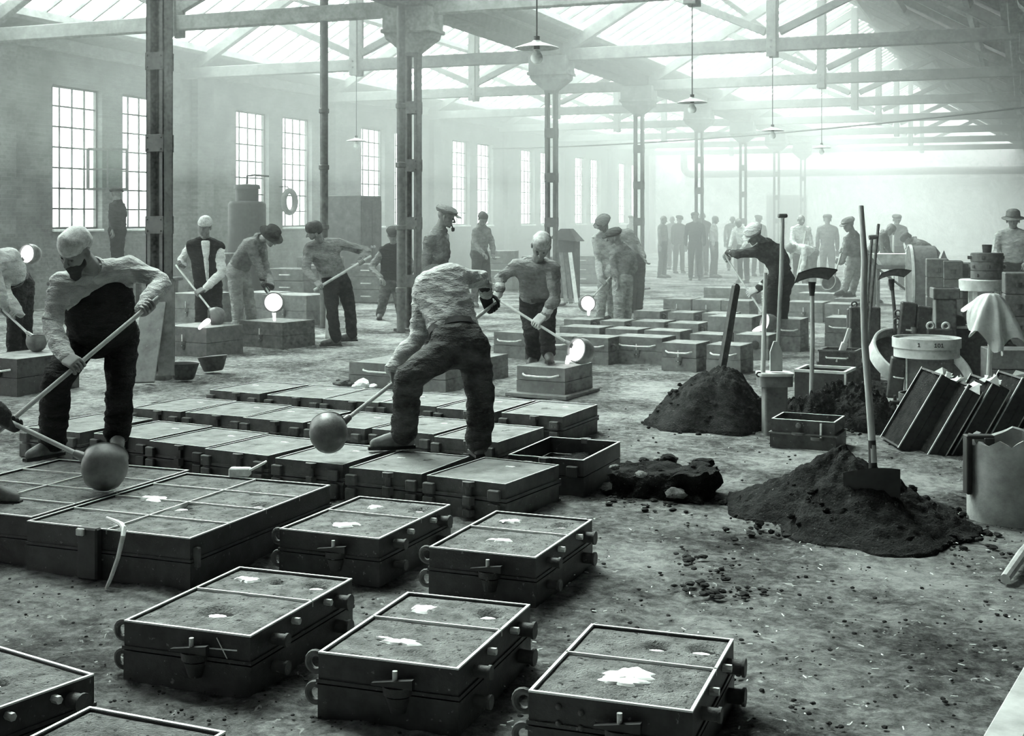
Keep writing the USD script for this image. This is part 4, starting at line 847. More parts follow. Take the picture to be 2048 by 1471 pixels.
for i, (lb, p0, p1, th, w) in enumerate(LF):
    t, m, Lg = leaning(lb, p0, p1, th, w, .45, seed=i)
    # torn pale fins of spilt iron along the top edge
    fin = []
    for k in range(5):
        x0, z0 = Lg + q.uniform(-.02, .0), q.uniform(0, th); y0 = q.uniform(.0, .36) * (1 if m[1, 1] * FWD[1] > 0 else -1)
        pts = [(x0 - .01, y0 + q.uniform(-.08, .08), z0 + q.uniform(-.05, .05)) for _ in range(4)] + [(x0 + q.uniform(.03, .07), y0 + q.uniform(-.05, .05), z0 + q.uniform(-.04, .06)) for _ in range(3)] + [(x0 + .01, y0, z0 + .012)]
        fin.append(hull(pts))
    obj('iron_fin', cat(fin), M_slag, t, smooth=False, label='pale torn fins of spilt iron on the top edge', kind='stuff')
# a low bearer that the leaning row rests on
b = Q(2040, 438, 9.5); t = thing('bearer', 'dark timber bearer behind the leaning flasks at the right edge', 'timber', (b[0], b[1], 0), math.degrees(TH)); obj('timber', rbox((-.1, -.1, -.02), (.5, .35, .42), .012), M_wooddark, t, smooth=False)
# broken drum
c = Q(2024, 438, 7.1)
t = thing('broken_drum', 'broken pale cement drum with a ragged rim at the right edge', 'drum', (c[0], c[1], 0)); n = 48
def drumfn(R, top): return gridmesh(n, 14, lambda u, v: np.stack([R * np.cos(u * 2 * math.pi), R * np.sin(u * 2 * math.pi), -.02 + v * (top + .05 * (meshkit.noise(np.stack([np.cos(u * 2 * math.pi) * 4, np.sin(u * 2 * math.pi) * 4, u * 0 + R * 0], -1), 3) - .5) * 2 * v ** 3)], -1))
o_, i_ = drumfn(.235, .43), drumfn(.205, .425); rim_f = [[14 * (n + 1) + j, 14 * (n + 1) + j + 1, len(o_[0]) + 14 * (n + 1) + j] for j in range(n)] + [[14 * (n + 1) + j + 1, len(o_[0]) + 14 * (n + 1) + j + 1, len(o_[0]) + 14 * (n + 1) + j] for j in range(n)]
v, f = cat([o_, (i_[0], i_[1][:, ::-1])]); obj('wall', (v, np.vstack([f, rim_f])), mat('cracked_cement', .34, .9, .45, 6.0, .6, 40, .006), t, smooth=40); obj('old_sand', lathe([(.207, .3), (.1, .33), (.0001, .34)], 24), M_heap, t)
t = thing('bent_strap', 'dark bent iron strap hooked over the broken drum', 'strap', (c[0], c[1], 0), math.degrees(TH)); obj('strap', cat([rbox((-.27, -.07, .13), (-.24, .0, .44), .006), rbox((-.27, -.07, .43), (-.12, .0, .45), .006), rbox((-.185, -.1, .3), (-.13, -.085, .44), .004)]), M_ironx, t, smooth=False)
# draped cloth on a stick
o = Q(1977, 775, 10.4); top = Q(1984, 606, 10.5)
t = thing('stake', 'pale stake standing behind the leaning flasks, draped with cloth', 'stake', o); obj('stake', tube([np.array([0, 0, -.3]), np.zeros(3), top - o], [.022, .022, .02], 10), M_wood, t)
t = thing('draped_cloth', 'crumpled white cloth hanging over the top of the stake', 'cloth', top + np.array([0, 0, .03]))
def clothfn(off):
    def fn(u, v):
        a = u * 2 * math.pi; Rr = (0.03 + 0.19 * v ** 0.7) * (1 + 0.34 * v * np.sin(3 * a + .8) + 0.18 * v * np.sin(7 * a + 2 + 2 * v)) + off
        drop = 0.05 - v ** 1.25 * (0.30 + 0.14 * np.sin(a * 1 + 2.5) + 0.05 * np.sin(4 * a)) + 0.035 * v * np.sin(9 * a)
        p = np.stack([Rr * np.cos(a), 0.7 * Rr * np.sin(a), drop], -1); return p + 0.03 * (meshkit.fbm(p * 9 + [0, 0, 4], 3, 3)[..., None] - .5) * v[..., None]
    return fn
p1, f1 = gridmesh(72, 24, clothfn(0)); p2, _ = gridmesh(72, 24, clothfn(-.004)); obj('cloth', cat([(p1, f1), (p2, f1[:, ::-1])]), mat('white_cloth', .7, .95, .12, 9, .4, 40, .006), t, smooth=True)
# things stacked further back on the right
c = Q(1889, 438, 13.0); zt = EYE - (575 - HOR) * 13 / FPX
t = thing('hopper_box', 'square wooden hopper with a wide dark-sided rim, on a post before the stacked moulds', 'hopper', (c[0], c[1], 0), 12); obj('rim', rbox((-.125, -.12, zt - .11), (.13, .14, zt), .008), M_box, t, smooth=False); obj('body', rbox((-.1, -.1, .2), (.1, .1, zt - .11), .008), M_box, t, smooth=False); obj('foot', rbox((-.14, -.12, -.02), (.14, .14, .2), .008), M_iron, t, smooth=False); obj('mouth', box((-.1, -.1, zt), (.1, .1, zt + .002)), M_hole, t, smooth=False)  # hopper top is solid; mouth is a dark sheet painted as its shaded hollow
c = Q(1826, 438, 12.7); t = thing('standing_flask', 'dark flask tilted on its end with a pin on its face, behind the numbered sieve', 'moulding flask', m=mtx((c[0] - .05, c[1] + .05, -.02), ry=6, rz=10)); obj('cope', rbox((-.15, -.09, 0), (0, .09, .82), .012), M_iron, t, smooth=False); obj('drag', rbox((.004, -.09, 0), (.14, .09, .8), .012), M_iron, t, smooth=False); obj('lug', tf(half_round(.0, 0, -.03, .03, .035, .035), mtx((-.01, -.09, .56), rz=0)), M_ironl, t); obj('pin', cyl((-.09, -.105, .555), (-.01, -.105, .555), .009, n=8), M_worn, t); obj('ring_lug', cat([ring_ear((x, 0, z), (0, 1, 0), .03, .01) for x, z in ((-.17, .7), (-.17, .62))]), M_ironl, t)
c = Q(1878, 438, 12.45); t = thing('standing_flask', 'small flask with two bright ring lugs on top, under the hopper', 'moulding flask', (c[0], c[1], 0), 8); obj('plate', rbox((-.11, -.06, -.02), (.13, .06, .57), .01), M_iron, t, smooth=False)
for x in (-.08, .06): obj('ring_lug', ring_ear((x, -.03, .6), (0, 1, .2), .032, .012), M_worn, t)
c = Q(1927, 438, 13.05); t = thing('plank_board', 'pale board laid flat between the sieve and the draped cloth', 'board', (c[0], c[1], .0), 6); obj('board', rbox((-.26, -.14, .53), (.3, .14, .555), .006), M_plank, t, smooth=False); obj('support', rbox((-.2, -.1, -.02), (.26, .1, .53), .01), M_iron, t, smooth=False)
t = thing('cloth_cap', 'dark cloth cap lying on the pale board', 'cap', (c[0] - .13, c[1], .557)); obj('crown', tf(lathe([(.15, 0), (.16, .03), (.13, .085), (.06, .11), (.0001, .112)], 24), np.diag([1.0, .8, 1, 1])), M_ironx, t, smooth=True); obj('peak', hull([(-.1, -.1, 0), (-.23, -.05, 0), (-.21, .04, 0), (-.1, .08, 0), (-.1, -.1, .012), (-.23, -.05, .008), (-.21, .04, .008), (-.1, .08, .012)]), M_ironx, t, smooth=False)
c = Q(2020, 438, 11.2); zt = EYE - (700 - HOR) * 11.0 / FPX; t = thing('wooden_crate', 'plain plank crate behind the stake at the right edge', 'crate', (c[0], c[1], 0), 14)
for k in range(3): obj('plank', rbox((-.2, -.16, zt / 3 * k + .004), (.32, -.14, zt / 3 * (k + 1) - .004), .005), M_box, t, smooth=False)
obj('body', rbox((-.19, -.14, -.01), (.31, .25, zt - .01), .006), M_wooddark, t, smooth=False)
# round moulds on a three-legged tub
c = Q(1962, 438, 16.2); zt = EYE - (558 - HOR) * 16.2 / FPX
t = thing('round_tub', 'pale round tub top on legs under the stacked round moulds', 'tub', (c[0], c[1], 0)); obj('top', lathe([(.0001, zt - .14), (.26, zt - .14), (.265, zt - .01), (.25, zt), (.0001, zt)], 32), M_plank, t, smooth=40)
for k in range(3): a = 2.3 + k * 2.094; obj('leg', rbox((.19 * math.cos(a) - .03, .19 * math.sin(a) - .03, -.02), (.19 * math.cos(a) + .03, .19 * math.sin(a) + .03, zt - .14), .006), M_plank, t, smooth=False)
zc = zt
for k in range(3):
    t = thing('round_mould', ['lowest of three round moulds stacked on the tub', 'middle of three round moulds stacked on the tub', 'topmost of three round moulds stacked on the tub'][k], 'round mould', (c[0] + .07, c[1], zc), k * 40); obj('ring', lathe([(.0001, 0.002), (.19, .002), (.195, .01), (.195, .1), (.19, .108), (.0001, .108)], 32), M_ironl, t, smooth=40)
    for j in range(6): a = j * math.pi / 3; obj('lug', rbox((.19 * math.cos(a) - .02, .19 * math.sin(a) - .02, .03), (.19 * math.cos(a) + .02 + .03 * math.cos(a), .19 * math.sin(a) + .02 + .03 * math.sin(a), .07), .004), M_iron, t, smooth=False)
    zc += .11
t = thing('small_pot', 'small dark pot on the very top of the stacked round moulds', 'pot', (c[0] + .07, c[1], zc)); obj('pot', lathe([(.0001, 0), (.05, 0), (.06, .1), (.05, .1), (.045, .012), (.0001, .012)], 20), M_iron, t, smooth=40)
for px, w, wd, hh, lb in ((1874, 18.5, .3, 1.06, 'leftmost of the tall lugged flask stacks on the far right'), (1905, 18.3, .26, 1.04, 'middle tall lugged flask stack on the far right'), (1930, 18.6, .3, 1.0, 'rightmost tall lugged flask stack on the far right'), (2034, 15.2, .3, 1.0, 'flask stack with a hooked top beside the hat-wearing man')):
    c = Q(px, 438, w); t = thing('flask_stack', lb, 'moulding flask', (c[0], c[1], 0), 6)
    for k in range(4): obj('flask', rbox((-wd / 2, -.2, hh / 4 * k + .003), (wd / 2, .2, hh / 4 * (k + 1) - .003), .01), M_ironl, t, smooth=False); obj('lug', half_round(0, -.2, hh / 4 * k + .08, hh / 4 * k + .14, .03, .04), M_iron, t)
# barrow with a tray, drum beyond
c = Q(1795, 438, 21.5); t = thing('hand_cart', 'hand cart with a sloping pale tray on thin legs, before the far standing men', 'hand cart', (c[0], c[1], 0), 16)
obj('tray', hull([(x * a, y * b, z) for x in (-1, 1) for y in (-1, 1) for a, b, z in ((.28, .2, .86), (.42, .3, 1.05))]), M_plank, t, smooth=False); obj('frame', cat([rbox((-.45, s * .22 - .025, .80), (.6, s * .22 + .025, .86), .006) for s in (-1, 1)]), M_wooddark, t, smooth=False)
for sx in (-.35, .3):
    for sy in (-.2, .2): obj('leg', rbox((sx - .025, sy - .025, -.02), (sx + .025, sy + .025, .8), .005), M_wooddark, t, smooth=False)
obj('brace', tube([(-.35, -.24, .8), (.3, -.24, .3)], .02, 6), M_wooddark, t); obj('wheel', tf(lathe([(.18 + .025 * math.cos(a), .025 * math.sin(a)) for a in np.linspace(0, 2 * math.pi, 9)], 20), frame((.55, 0, .2), (0, 0, 1.0), z=(1, 0, 0))), M_ironx, t)
c = Q(1845, 438, 20.5); t = thing('wheel_drum', 'large pale-rimmed wheel-like drum on its side, right of the hand cart', 'drum', (c[0], c[1], 0), 10)
m = mtx((0, 0, .62), ry=90); obj('shell', tf(lathe([(.0001, -.2), (.56, -.2), (.58, -.18), (.58, .18), (.56, .2), (.0001, .2)], 40), m), M_ironl, t, smooth=40); obj('rim', tf(lathe([(.58, -.21), (.6, -.21), (.6, -.17), (.58, -.17), (.58, -.21)], 40), m), M_plank, t); obj('cradle', rbox((-.24, -.3, -.02), (.24, .3, .1), .01), M_wooddark, t, smooth=False)
# plank and stick on the floor, bottom right
a, b = G(1985, 1471), G(2062, 1335); x = unit(b - a); m = np.eye(4); m[:3, :] = frame((a + b) / 2 + [0.05, 0, .03], x)[:3, :]
t = thing('floor_plank', 'pale plank lying on the floor in the lower right corner', 'plank', m=m); obj('plank', rbox((-.5, -.055, -.035), (.5, .055, .012), .005), M_plank, t, smooth=False)
a, b = G(2010, 1166), G(2075, 1085); t = thing('stick', 'rough stick end lying on the floor at the right edge', 'stick', (a + b) / 2); obj('stick', tube([a - (a + b) / 2 + [0, 0, .02], [0, 0, .035], b - (a + b) / 2 + [0, 0, .03]], [.022, .026, .026], 10), M_wood, t)
o = G(1441, 745); o = Q(1441, 752, 10.5); t = thing('leaning_stick', 'dark flat-sided stick leaning up out of the rounded sand heap', 'stick', o); m = frame(np.zeros(3), Q(1472, 572, 10.6) - o); Lg = np.linalg.norm(Q(1472, 572, 10.6) - o); obj('stick', tf(hull([(x, y * s, z * s) for x, s in ((-.2, .9), (Lg * .5, 1.1), (Lg, 1.0), (Lg + .02, .5)) for y in (-.018, .018) for z in (-.03, .03)]), m), M_wooddark, t, smooth=False)
# scraps by the long box, bowls and boards by the nearest column
o = G(686, 770); t = thing('rag', 'dark crumpled rag on the floor left of the long box flask', 'rag', (o[0], o[1], 0)); obj('rag', lump((0, 0, .03), .09, 3, 3, .6, .55), M_wooddark, t, smooth=30)
o = G(727, 776); t = thing('scrap_paper', 'pale crumpled scrap by the near corner of the long box flask', 'scrap', (o[0], o[1], 0)); obj('paper', cat([lump((0, 0, .03), .06, 5, 1, .9, .8), lump((.09, .02, .02), .04, 7, 1, .9, .6), lump((-.08, .0, .02), .035, 9, 1, .9, .6)]), M_slag, t, smooth=False)
def bowl(label, px, py, R, H, tilt=0):
    o = G(px, py); t = thing('iron_bowl', label, 'bowl', m=mtx((o[0], o[1], 0.01), ry=tilt)); obj('bowl', lathe([(.0001, 0), (R * .62, 0), (R * .7, .02), (R, H), (R * 1.04, H + .005), (R * .95, H), (R * .62, .03), (.0001, .03)], 28), M_ironx, t, smooth=40); obj('ash', lathe([(R * .86, H * .7), (R * .4, H * .8), (.0001, H * .82)], 24), M_heap, t)
bowl('dark round bowl beside the foot of the nearest column', 367, 760, .155, .16); bowl('dark round bowl tipped a little, right of its neighbour by the column', 427, 743, .155, .15, -6)
def lean_board(label, p0, p1, w0, w1, wd, th, m_, name='leaning_board'):
    a, b = Q(*p0, w0), Q(*p1, w1); a[2] = max(a[2], 0.0); t = thing(name, label, 'board', a); L = np.linalg.norm(b - a); y = RGT; x = unit(b - a); z = unit(np.cross(x, y)); y = np.cross(z, x); m = np.eye(4); m[:3, 0], m[:3, 1], m[:3, 2] = x, y, z; obj('board', tf(rbox((0, -wd / 2, -th / 2), (L, wd / 2, th / 2), .004), m), m_, t, smooth=False)
lean_board('pale wide board leaning against the nearest column behind the bearded man', (284, 765), (308, 605), 12.6, 13.1, .24, .03, M_box)
lean_board('dark board leaning on the nearest column beside the pale one', (333, 752), (334, 560), 12.9, 13.2, .16, .03, M_wooddark)
lean_board('light plank standing on end left of the stooping man\'s leg', (660, 676), (663, 575), 17.3, 17.6, .13, .04, M_plank)
for i, (x0, x1) in enumerate(((1128, 1122), (1138, 1131), (1149, 1140))): lean_board(['left', 'middle', 'right'][i] + ' of three boards leaning against the third column behind the pouring man', (x0 + 4, 606), (x1, 505), 24.2, 24.75, .075, .03, (M_box, M_wooddark, M_plank)[i])
# along the window wall
c = Q(708, 438, 27); t = thing('tall_cupboard', 'tall dark cupboard against the window wall, right of the lone pipe', 'cupboard', (c[0], c[1], 0), 0); obj('body', rbox((-.4, -.45, -.02), (.4, .45, 2.1), .01), M_wooddark, t, smooth=False)
for s in (-1, 1): dd = obj('door', rbox((.4, s * .22 - .2, .1), (.425, s * .22 + .2, 2.0), .006), M_wooddark, t, smooth=False); obj('knob', tf(trimesh.creation.icosphere(1, .03), mtx((.44, s * .06, 1.05))), M_worn, dd)
c = Q(494, 438, 25); t = thing('stove', 'dark cylindrical drying stove with a capped top and hooked rod, before the windows', 'stove', (c[0], c[1], 0)); obj('drum', lathe([(.0001, -.02), (.36, -.02), (.36, 1.9), (.32, 1.96), (.0001, 1.98)], 28), M_ironx, t, smooth=40); obj('hood', lathe([(.22, 1.96), (.22, 2.2), (.26, 2.2), (.24, 2.28), (.0001, 2.3)], 24), M_ironx, t, smooth=40); obj('hooked_rod', tube([(0, 0, 2.28), (0, 0, 2.45), (.1, .1, 2.47), (.3, .3, 2.45)], .02, 6), M_ironx, t); obj('fire_door', rbox((.34, -.15, .5), (.38, .15, .85), .01), M_iron, t, smooth=False)
c = Q(566, 438, 31.5); t = thing('hanging_ring', 'large hoop hanging in front of the windows beside the stove', 'hoop', (WX + .28, c[1] - .2, EYE + 34 * 32 / FPX)); obj('hoop', tf(lathe([(.26 + .07 * math.cos(a), .07 * math.sin(a)) for a in np.linspace(0, 2 * math.pi, 13)], 28), mtx(ry=90)), M_ironl, t, smooth=True); obj('hook', tube([(-.3, 0, .36), (-.05, 0, .36), (0, 0, .24)], .015, 6), M_ironx, t)
c = Q(1134, 438, 27); t = thing('dust_bin', 'dark bin with a slanted lid behind the pouring man', 'bin', (c[0], c[1], 0)); obj('body', rbox((-.22, -.2, -.02), (.22, .2, 1.2), .012), M_iron, t, smooth=False); obj('lid', hull([(-.3, -.26, 1.22), (.3, -.26, 1.16), (-.3, .26, 1.22), (.3, .26, 1.16), (-.1, -.12, 1.42), (.1, -.12, 1.42), (-.1, .12, 1.42), (.1, .12, 1.42)]), M_ironx, t, smooth=False)
for i, (px, w, hh) in enumerate(((640, 25, .9), (585, 24.5, .7), (1080, 29, .8), (1170, 33, .7), (1000, 30, .9), (745, 25.5, .75), (430, 24, 1.0))):
    c = Q(px, 438, w); t = thing('stacked_boxes', ['stack of boxes behind the stooping man by the pipe', 'low pale box stack between the bent man and the stooping man', 'hazy box stack behind the pouring man', 'hazy box stack left of the man in the quilted jacket', 'hazy box stack right of the capped man', 'box stack left of the downpipe column', 'tall box stack behind the fair-haired man'][i], 'boxes', (c[0], c[1], 0), 4)
    for k in range(3): obj('box', rbox((-.4 + .03 * k, -.3, hh / 3 * k + .003), (.4 - .02 * k, .3, hh / 3 * (k + 1) - .003), .012), M_box, t, smooth=False); obj('handle', tube([(-.1, -.3, hh / 3 * (k + .5)), (-.1, -.34, hh / 3 * (k + .5)), (.1, -.34, hh / 3 * (k + .5)), (.1, -.3, hh / 3 * (k + .5))], .012, 6), M_worn, t)
# ---------------------------------------------------------------- people
OpA = m3.OpType.Add
def S(p, r, n=14):
    return m3.Manifold.sphere(float(r), n).translate([float(x) for x in p])
def B(*pr, n=14):
    return m3.Manifold.batch_hull([S(p, r, n) for p, r in pr])
def skin(bones, L, it=8, wr=0.0, seed=0, fine=0.0):
    """One continuous smoothed surface round the bones; wr = height of cloth folds."""
    m = m3.Manifold.batch_boolean(bones, OpA)
    m = m.refine_to_length(L).to_mesh()
    t = trimesh.Trimesh(np.asarray(m.vert_properties[:, :3], float), np.asarray(m.tri_verts), process=True)
    trimesh.smoothing.filter_taubin(t, lamb=0.55, nu=0.5, iterations=it)
    v = np.array(t.vertices)
    if wr:
        p = v + seed * 3.17
        p = p @ np.array([[0.96, 0.1, 0.28], [-0.1, 0.99, -0.1], [-0.28, 0.07, 0.96]])
        w = 1 - np.abs(2 * meshkit.fbm(p * np.array([4.5, 4.5, 15.0]), 2, seed) - 1)
        d = wr * (1.5 * (w ** 3 - 0.45) + 1.0 * (meshkit.fbm(p * 5, 2, seed + 3) - 0.5))
        v = v + np.array(t.vertex_normals) * d[:, None]
    return (v, np.array(t.faces))
M_skin = mat('sooty_skin', 0.19, 0.6, 0.25, 14.0, 0.2, 80, 0.002, spec=0.35)
M_hair = mat('grey_hair', 0.30, 0.75, 0.4, 40.0, 0.8, 160, 0.004)
M_hairb = mat('fair_hair', 0.5, 0.7, 0.4, 40.0, 0.8, 160, 0.004)
M_haird = mat('dark_hair', 0.04, 0.7, 0.4, 40.0, 0.8, 160, 0.004)
M_eye = mat('dark_eye', 0.03, 0.2, 0.1, 5.0, 0.0, spec=0.5)
def cloth(name, v, var=0.3): return mat(name, v, 0.95, var, 9.0, 1.0, 15, 0.045, spec=0.12, stretch=(0.8, 0.8, 1.7))
M_shirt = cloth('pale_work_shirt', 0.40); M_shirt2 = cloth('grey_work_shirt', 0.19); M_white = cloth('white_shirt', 0.62); M_dark = cloth('dark_jacket', 0.045); M_trou = cloth('dark_trousers', 0.022, 0.5)
M_denim = cloth('worn_denim', 0.075, 0.7); M_pale = cloth('pale_dusty_trousers', 0.30); M_cap = cloth('grey_cap', 0.16); M_capd = cloth('dark_cap', 0.05); M_vest = cloth('dark_waistcoat', 0.022); M_glove = mat('leather_glove', 0.03, 0.7, 0.4, 15.0, 0.5, 60, 0.004); M_glovep = mat('pale_canvas_glove', 0.42, 0.9, 0.3, 15.0, 0.5, 60, 0.004)
M_boot = mat('worn_boot_leather', 0.07, 0.6, 0.5, 14.0, 0.3, 70, 0.003); M_bootp = mat('dusty_boot_leather', 0.17, 0.7, 0.5, 14.0, 0.3, 70, 0.003); M_sole = mat('boot_sole', 0.03, 0.8)

def head_frame(c, face, up):
    f = unit(face); u = unit(up - f * np.dot(up, f)); r = np.cross(f, u)
    return lambda x, y, z: c + r * x + f * y + u * z
def hand_bones(wr, el, axis=None, big=1.0, n=10, flip=1):
    """A hand of a palm, four fingers and a thumb: closed round a rod along axis, or hanging loosely half curled."""
    a = unit(wr - el); k = big; out = []
    if axis is not None:
        x = unit(axis); e = -unit(a - x * np.dot(a, x)) if abs(np.dot(a, x)) < 0.97 else unit(np.cross(x, [0.3, 0.2, 1])); nn = np.cross(x, e) * flip
        c = wr - e * 0.085 * k
        P = lambda i, j, l: c + x * i * k + e * j * k + nn * l * k
        out.append(m3.Manifold.batch_hull([S(P(i, j, 0.026), 0.0125 * k, n) for i in (-0.03, 0.03) for j in (0.0, 0.07)] + [S(wr, 0.024 * k, n)]))
        for q, i in enumerate((-0.033, -0.011, 0.011, 0.032)):
            s = (0.9, 1.0, 1.0, 0.85)[q]; r = 0.0095 * k
            ch = [P(i, -0.004, 0.026), P(i, -0.030 * s, 0.010), P(i, -0.027 * s, -0.016), P(i, -0.002, -0.025)]
            out += [B((ch[t], r), (ch[t + 1], r * 0.95), n=n) for t in range(3)]
        ch = [P(0.034, 0.055, 0.022), P(0.046, 0.03, -0.004), P(0.036, 0.006, -0.026)]
        out += [B((ch[t], 0.0115 * k), (ch[t + 1], 0.010 * k), n=n) for t in range(2)]
        return out, c
    y = unit(np.cross(a, [0.31, 0.17, 0.93])) if abs(a[2]) < 0.98 else np.array([1.0, 0, 0]); z = np.cross(a, y) * flip
    P = lambda i, j, l: wr + a * i * k + y * j * k + z * l * k
    out.append(m3.Manifold.batch_hull([S(P(i, j, 0), 0.0125 * k, n) for i in (0.02, 0.085) for j in (-0.028, 0.028)]))
    for q, j in enumerate((-0.031, -0.011, 0.010, 0.030)):
        s = (0.8, 0.97, 1.0, 0.88)[q]
        ch = [P(0.086, j, 0), P(0.086 + 0.036 * s, j, 0.008), P(0.086 + 0.06 * s, j, 0.028), P(0.086 + 0.066 * s, j * 0.95, 0.048)]
        out += [B((ch[t], 0.0095 * k), (ch[t + 1], 0.0088 * k), n=n) for t in range(3)]
    ch = [P(0.03, 0.03, 0.004), P(0.062, 0.048, 0.018), P(0.088, 0.042, 0.032)]
    out += [B((ch[t], 0.0115 * k), (ch[t + 1], 0.010 * k), n=n) for t in range(2)]
    return out, wr

def person(label, base_w, J, face=(0, -0.3, 1), toes=None, base_z=0.0, shirt=None, trousers=None, boots=None, hat=None, hair=None, vest=None, beard=None, gloves=None, tool=None, L=0.03, k=1.0, baggy=1.0, seed=1, sleeve=1.0, group=None, raw=None, sole_y=None, cuff=None, eyes=True, sleeveR=None, apron=False, ground=None):
    shirt, trousers, boots = shirt or M_shirt2, trousers or M_trou, boots or M_boot
    P = raw if raw is not None else {n: Q(j[0], j[1], base_w + j[2]) for n, j in J.items()}
    if ground is not None:
        dz = ground + 0.085 * k - min(P['anL'][2], P['anR'][2])
        for n, q in (('anL', 1), ('anR', 1), ('knL', .5), ('knR', .5)): P[n] = P[n] + np.array([0, 0, dz * q])
    hd, nk, pel = P['head'], P['neck'], P['pel']
    fdir = cdir(*face) if len(face) == 3 and raw is None else np.asarray(face, float)
    lo = {}
    for s in 'LR':
        lo[s] = toes[s] if toes and s in toes else (fdir * [1, 1, 0])
    org = np.array([*(P['anL'][:2] + P['anR'][:2]) / 2, min(P['anL'][2], P['anR'][2]) - 0.085 * k])
    for n in P: P[n] = P[n] - org
    hd, nk, pel = P['head'], P['neck'], P['pel']
    t = thing('person', label, 'person', org, 0, group)
    ns = 14 if L < 0.035 else 8; nh = 10 if L < 0.035 else 6
    lat = unit(P['shR'] - P['shL']); latp = unit(P['hipR'] - P['hipL'])
    chest = P.get('chest', pel * 0.36 + nk * 0.64)
    waist = pel * 0.72 + chest * 0.28
    g = 0.012 * k
    def torso(e):
        r = lambda x: x * k + e
        return [m3.Manifold.batch_hull([S(nk, r(0.05), ns), S(nk * .45 + P['shL'] * .55, r(0.056), ns), S(nk * .45 + P['shR'] * .55, r(0.056), ns), S(chest, r(0.09), ns)]), m3.Manifold.batch_hull([S(P['shL'], r(0.058), ns), S(P['shR'], r(0.058), ns), S(chest - lat * 0.07 * k, r(0.10), ns), S(chest + lat * 0.07 * k, r(0.10), ns), S(nk - unit(nk - chest) * 0.05 * k, r(0.055), ns)]),
                m3.Manifold.batch_hull([S(chest - lat * 0.07 * k, r(0.10), ns), S(chest + lat * 0.07 * k, r(0.10), ns), S(waist - latp * 0.055 * k, r(0.098), ns), S(waist + latp * 0.055 * k, r(0.098), ns)]),
                m3.Manifold.batch_hull([S(waist - latp * 0.055 * k, r(0.098), ns), S(waist + latp * 0.055 * k, r(0.098), ns), S(pel - latp * 0.065 * k, r(0.10), ns), S(pel + latp * 0.065 * k, r(0.10), ns)])]
    # the body itself: head with a face, neck, trunk, limbs and hands, one surface
    up = unit(hd - nk)
    H = head_frame(hd, fdir, up if abs(np.dot(up, fdir)) < 0.95 else np.array([0, 0, 1.0]))
    hk = k * 1.0
    h = lambda x, y, z: H(x * hk, y * hk, z * hk)
    bones = torso(-0.012)
    nr = 10 if L < 0.035 else 8
    bones += [B((h(0, -0.022, 0.03), 0.083 * hk), (h(0, 0.018, 0.038), 0.077 * hk), n=16), m3.Manifold.batch_hull([S(h(x, y, z), r * hk, nr) for x, y, z, r in ((-.034, .04, .0, .042), (.034, .04, .0, .042), (-.026, .046, -.062, .03), (.026, .046, -.062, .03), (0, .066, -.088, .021), (0, .0, -.02, .06))]),
              B((h(0, -0.028, -0.055), 0.053 * hk), (nk, 0.058 * k), n=nr), B((nk, 0.058 * k), (chest, 0.07 * k), n=nr)]
    bones += [B((h(0, .088, .012), .010 * hk), (h(0, .113, -.026), .0135 * hk), n=8), B((h(-.013, .096, -.03), .0105 * hk), (h(.013, .096, -.03), .0105 * hk), n=8), B((h(-.04, .074, .026), .014 * hk), (h(.04, .074, .026), .014 * hk), n=8),
              B((h(-.019, .079, -.054), .010 * hk), (h(.019, .079, -.054), .010 * hk), n=8), B((h(-.014, .077, -.066), .010 * hk), (h(.014, .077, -.066), .010 * hk), n=8)]
    for s in (-1, 1): bones.append(B((h(s * .084, -.006, .018), .015 * hk), (h(s * .080, 0, -.03), .011 * hk), n=8))
    hands, hgl, grips = [], {}, {}
    for s in 'LR':
        if tool and s in tool:
            xx = unit(tool[s][0]); pt = tool[s][1] - org; aa = unit(pt - P['el' + s]); ee = -unit(aa - xx * np.dot(aa, xx)); P['wr' + s] = pt + ee * 0.085 * k * (1.12 if gloves and s in gloves else 1.0)
        sh, el, wr = P['sh' + s], P['el' + s], P['wr' + s]
        bones += [B((sh, 0.046 * k), (el, 0.037 * k), n=ns), B((el, 0.037 * k), (el * .65 + wr * .35, 0.036 * k), (wr, 0.025 * k), n=ns)]
        ax = None
        if tool and s in tool: ax = tool[s][0]
        hb, gp = hand_bones(wr, el, ax, k * (1.12 if gloves and s in gloves else 1.0), nh, 1 if s == 'L' else -1)
        grips[s] = gp + org
        if gloves and s in gloves: hgl[s] = hb
        else: bones += hb
        hp, kn, an = P['hip' + s], P['kn' + s], P['an' + s]
        bones += [B((hp, 0.078 * k), (kn, 0.052 * k), n=ns), B((kn, 0.052 * k), (kn * .7 + an * .3, 0.050 * k), (an, 0.036 * k), n=ns), B((an, 0.036 * k), (an + unit(lo[s]) * 0.1 * k - [0, 0, 0.045 * k], 0.03 * k), n=ns)]
    obj('body', skin(bones, min(L, 0.022) if L < 0.035 else L, 5), M_skin, t, smooth=True)
    if eyes and L < 0.05:
        for s in (-1, 1): obj('eye', trimesh.creation.icosphere(1, 0.0095 * hk).apply_translation(h(s * .031, .0785, .006)), M_eye, t, smooth=True)
    # clothes
    tb = torso(0.010 * k)[:3]
    tb.append(m3.Manifold.batch_hull([S(waist - latp * 0.05 * k, 0.098 * k, ns), S(waist + latp * 0.05 * k, 0.098 * k, ns), S(pel - latp * 0.045 * k, 0.082 * k, ns), S(pel + latp * 0.045 * k, 0.082 * k, ns)]))
